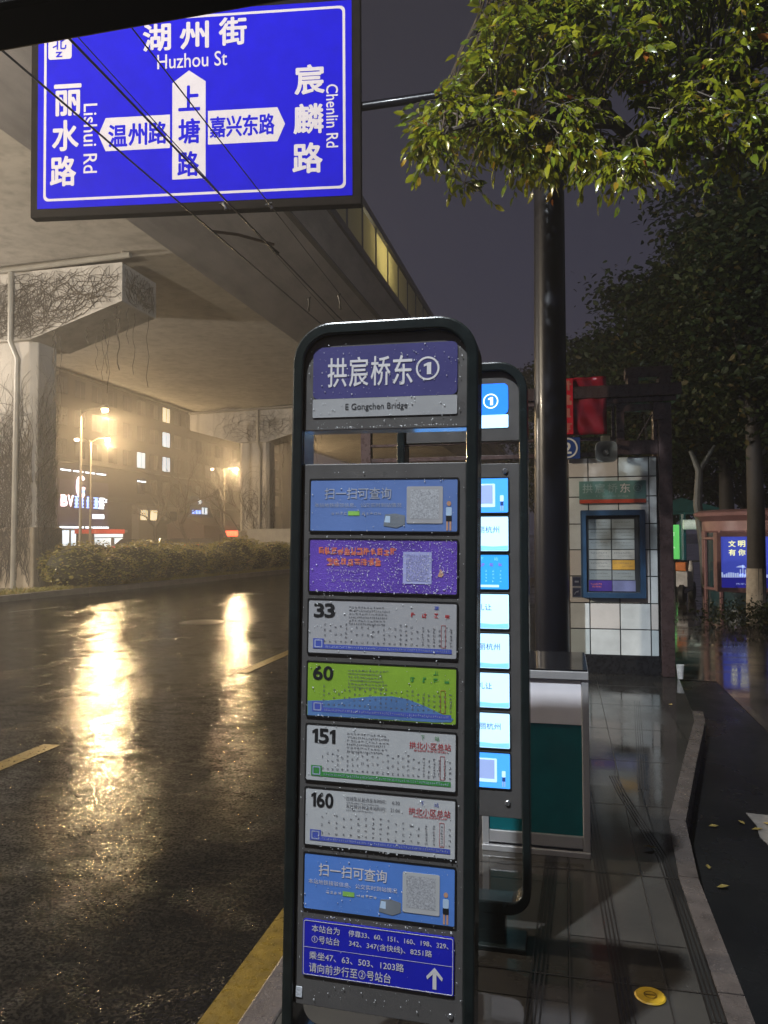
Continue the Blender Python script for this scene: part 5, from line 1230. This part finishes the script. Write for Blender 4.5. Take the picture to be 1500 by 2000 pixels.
# ================================================================== KIOSK AND RIGHT BACKGROUND
KY = 18.6
kc = Vector((4.95, KY+1.0, 0)); KI = empty('newspaper_kiosk', kc, 'round kiosk with brownish pink frame and lit blue poster behind the tree', 'kiosk')
M_kp = mat('kiosk_pink_frame', (0.23,0.125,0.125), 0.35, var=0.15, nscale=5); M_kt = mat('kiosk_dark_teal', (0.02,0.05,0.06), 0.2, var=0.2, coat=0.4)
seg = 40; rk = 1.62
b = MB(); b.lathe([(rk,0.0),(rk,2.02)], (0,0,0), seg); b.build('body', M_kt, KI)
b = MB(); b.lathe([(rk+0.02,1.74),(rk+0.05,1.78),(rk+0.05,2.0),(rk+0.22,2.12),(rk+0.24,2.2),(rk+0.1,2.26),(0.01,2.31)], (0,0,0), seg); b.build('roof', M_kp, KI)
b = MB()
for k in range(10):
    a = R(-90 + (k-4.5)*24); cx_, cy_ = (rk+0.03)*math.cos(a), (rk+0.03)*math.sin(a)
    b.tube([(cx_,cy_,0.0),(cx_,cy_,1.78)], 0.045, 6)
for zz in (0.42, 1.60): b.tube([((rk+0.03)*math.cos(t), (rk+0.03)*math.sin(t), zz) for t in np.linspace(0, 2*math.pi, 49)], 0.035, 6, cap=False)
b.build('frame', M_kp, KI)
E_post = glow('poster_blue', (0.05,0.075,0.48), 0.75); E_postl = glow('poster_pale', (0.45,0.55,0.85), 0.8); E_posty = glow('poster_letters', (0.95,0.95,0.42), 1.0); E_postd = glow('poster_deep', (0.02,0.02,0.30), 0.6)
lx0, lx1 = atY(1408,1100,KY-0.72).x - kc.x, atY(1505,1100,KY-0.72).x - kc.x; lz0, lz1 = atY(1450,1148,KY-0.72).z, atY(1450,1048,KY-0.72).z
yk = KY-0.72-kc.y
b = MB(); b.ring(rrect(lx0-0.09, lx1+0.09, lz0-0.09, lz1+0.09, 0.02, 3), rrect(lx0, lx1, lz0, lz1, 0.005, 3), yk-0.05, yk+0.35); lb = b.build('light_box', M_kp, KI, bevel=0.006)
b = MB(); b.rect(lx0, lx1, lz0, lz1, yk-0.01, 0); b.rect(lx0, lx1, lz0, lz0+0.22*(lz1-lz0), yk-0.012, 2)
pw = lx1-lx0; ph_ = lz1-lz0
for k in range(22): b.rect(lx0+pw*k/22, lx0+pw*(k+0.8)/22, lz0+0.20*ph_, lz0+(0.24+0.06*random.random())*ph_, yk-0.014, 1)
for k in range(7): b.rect(lx0+pw*(0.38+0.05*k), lx0+pw*(0.40+0.05*k), lz0+0.22*ph_, lz0+(0.30+0.16*random.random())*ph_, yk-0.014, 1)
b.prism([(lx0+0.3*pw,lz0+0.40*ph_),(lx0+0.5*pw,lz0+0.39*ph_),(lx0+0.47*pw,lz0+0.44*ph_),(lx0+0.36*pw,lz0+0.43*ph_)], yk-0.014, yk-0.0125, 1)
for r_, s in enumerate(('文明健康', '有你有我')):
    for k, ch in enumerate(s): put_text(b, ch, lx0+pw*(0.16+0.195*k), lx0+pw*(0.30+0.195*k), lz0+ph_*(0.80-0.17*r_), lz0+ph_*(0.92-0.17*r_), yk-0.016, 3, 0.02)
scrib_line(b, lx0+0.3*pw, lx0+0.7*pw, lz0+0.06*ph_, lz0+0.09*ph_, yk-0.016, 1, 14)
b.build('poster', [E_post, E_postl, E_postd, E_posty], lb)
# little green stall behind
gq = atY(1320, 1090, 27); GS = empty('green_stall', (gq.x, 27, 0), 'teal posted stall with a glowing green panel behind the shelter post', 'stall')
b = MB(); b.box(-1.2,1.6,0,1.4,2.35,2.45); b.prism([(-1.3,2.45),(1.7,2.45),(0.2,2.9)], -0.1, 1.5); b.build('roof', mat('teal_roof', (0.02,0.11,0.12), 0.4), GS)
b = MB()
for x_ in (-1.1, 0.25, 1.5): b.tube([(x_,0.05,0),(x_,0.05,2.35)], 0.10, 8)
b.build('post', mat('teal_post', (0.01,0.13,0.15), 0.35), GS)
b = MB(); b.box(-0.9,0.12,0.0,0.1,0.85,2.0); b.build('lit_panel', glow('green_panel', (0.16,0.75,0.18), 0.6), GS)
b = MB(); scrib_line(b, -0.75, 0.0, 1.62, 1.76, -0.004, 0, 5); scrib_line(b, -0.75, 0.0, 1.2, 1.27, -0.004, 0, 8); b.rect(-0.7, -0.1, 0.95, 1.1, -0.004, 0); b.build('printing', glow('panel_print', (0.7,0.95,0.7), 0.7), GS)
b = MB(); b.tube([(0.2,-0.35,2.0),(0.75,-0.35,2.0)], 0.16, 16); b.build('lamp_drum', mat('drum_white', (0.6,0.65,0.6), 0.4, emit=0.25, ecol=(0.8,1,0.8)), GS)
# parked e-bike by the kiosk
bq = atY(1342, 1150, 20.2); EB = empty('parked_scooter', (bq.x, 20.2, 0), 'parked scooter with an orange box beside the kiosk', 'scooter', None, R(70))
b = MB(); b.tube([(-0.55,0,0.30),(-0.2,0,0.34),(0.25,0,0.34),(0.52,0,0.85),(0.47,0,1.02)], [0.06,0.10,0.10,0.06,0.03], 8); b.prism([(-0.6,0.42),(0.0,0.42),(-0.05,0.78),(-0.6,0.80)], -0.13, 0.13); b.build('body', mat('scooter_white', (0.5,0.5,0.5), 0.3), EB, bevel=0.02)
for wx in (-0.55, 0.62): b = MB(); b.tube([(wx,-0.05,0.24),(wx,0.05,0.24)], 0.24, 18); b.build('wheel', mat('tyre', (0.012,0.012,0.012), 0.6), EB)
b = MB(); b.tube([(0.45,-0.3,1.02),(0.5,0,1.0),(0.45,0.3,1.02)], 0.02, 6); b.build('handlebar', M_darkmetal, EB)
b = MB(); b.box(-0.68,-0.42,-0.12,0.12,0.81,1.02); b.build('box', mat('orange_box', (0.65,0.18,0.03), 0.4), EB, bevel=0.02)
# walker with a pink umbrella seen in the gap beside the shelter wall
uq = atY(1106, 1150, 15.0); PU = empty('person', (uq.x, 15.0, 0.15), 'person in dark clothes walking under a pink umbrella between pole and wall', 'person')
def skin_body(joints, edges, name, m, parent):
    me = bpy.data.meshes.new(name); me.from_pydata([j[0] for j in joints], edges, [])
    o = bpy.data.objects.new(name, me); COL.objects.link(o); o.parent = parent; me.materials.append(m)
    sk = o.modifiers.new('skin', 'SKIN')
    for v, j in zip(me.skin_vertices[0].data, joints): v.radius = (j[1], j[1]*j[2] if len(j) > 2 else j[1])
    me.skin_vertices[0].data[0].use_root = True
    ss_ = o.modifiers.new('sub', 'SUBSURF'); ss_.levels = 1; ss_.render_levels = 2
    return o
J = [((0,0,0.95),0.15),((0,0,1.2),0.15),((0,0,1.42),0.13),((0,0,1.53),0.06),((0,0.0,1.66),0.10),((-0.1,0,0.9),0.09),((-0.1,0.05,0.5),0.065),((-0.1,0.0,0.08),0.045),((-0.1,-0.12,0.04),0.04),((0.1,0,0.9),0.09),((0.1,-0.08,0.5),0.065),((0.1,0.05,0.08),0.045),((0.1,-0.08,0.04),0.04),
     ((-0.2,0,1.4),0.055),((-0.25,0.02,1.13),0.045),((-0.22,-0.08,0.9),0.035),((0.2,0,1.4),0.055),((0.24,-0.05,1.15),0.045),((0.12,-0.22,1.3),0.035)]
Ed = [(0,1),(1,2),(2,3),(3,4),(0,5),(5,6),(6,7),(7,8),(0,9),(9,10),(10,11),(11,12),(2,13),(13,14),(14,15),(2,16),(16,17),(17,18)]
skin_body(J, Ed, 'body', mat('dark_clothes', (0.03,0.03,0.04), 0.7), PU)
um = empty('umbrella', (uq.x+0.12, 14.78, 1.45), 'pink umbrella held over the walker beside the tiled wall', 'umbrella')
b = MB(); b.lathe([(0.01,0.55),(0.2,0.51),(0.38,0.40),(0.50,0.22),(0.49,0.215),(0.37,0.39),(0.2,0.495),(0.01,0.535)], (0,0,0.08), 8); b.build('canopy', mat('pink_cloth', (0.65,0.30,0.50), 0.5), um); b = MB(); b.tube([(0,0,-0.15),(0,0,0.62)], 0.01, 6); b.build('shaft', M_darkmetal, um)
# railing far right
for k in range(5):
    q = atY(1318+k*7, 1130, 22+k*0.3); b = MB(); b.tube([(0,0,0),(0,0,0.9)], 0.035, 8); b.lathe([(0.001,0.96),(0.04,0.93),(0.04,0.9)], (0,0,0), 8); tag(b.build('bollard', M_darkmetal, loc=(q.x, q.y, 0)), 'black bollard in the short row beside the kiosk', 'bollard', 'bollards beside the kiosk')
# road manholes
for px_, py_, r_, lab in ((487,1160,0.4,'manhole cover far out on the wet road'),(395,1215,0.42,'manhole cover nearer on the wet road')):
    p = atZ(px_, py_, 0); b = MB(); b.lathe([(0.001,0.002),(r_,0.002),(r_+0.03,-0.002)], (0,0,0), 28); b.lathe([(r_*0.6,0.003),(r_*0.66,0.003)], (0,0,0), 28); tag(b.build('manhole_cover', mat('cast_iron', (0.02,0.018,0.016), 0.3, 0.5, var=0.3, nscale=20, bump=0.5, bscale=40), loc=(p.x, p.y, 0.001)), lab, 'manhole cover')

# ================================================================== WET NIGHT AIR
HAZE = 0.0044
if HAZE:
    hz_ = MB(); hz_.box(-75, 60, -35, 280, -1.05, 34); ho = hz_.build('haze', [])
    mh = bpy.data.materials.new('wet_air'); mh.use_nodes = True; nh = mh.node_tree; nh.nodes.clear()
    oo = nh.nodes.new('ShaderNodeOutputMaterial'); pv = nh.nodes.new('ShaderNodeVolumePrincipled'); pv.inputs['Density'].default_value = HAZE; pv.inputs['Color'].default_value = (0.95,0.93,0.92,1); pv.inputs['Anisotropy'].default_value = 0.72
    nh.links.new(pv.outputs[0], oo.inputs['Volume']); ho.data.materials.append(mh); tag(ho, 'thin wet night air over the whole street', 'haze', kind='stuff')
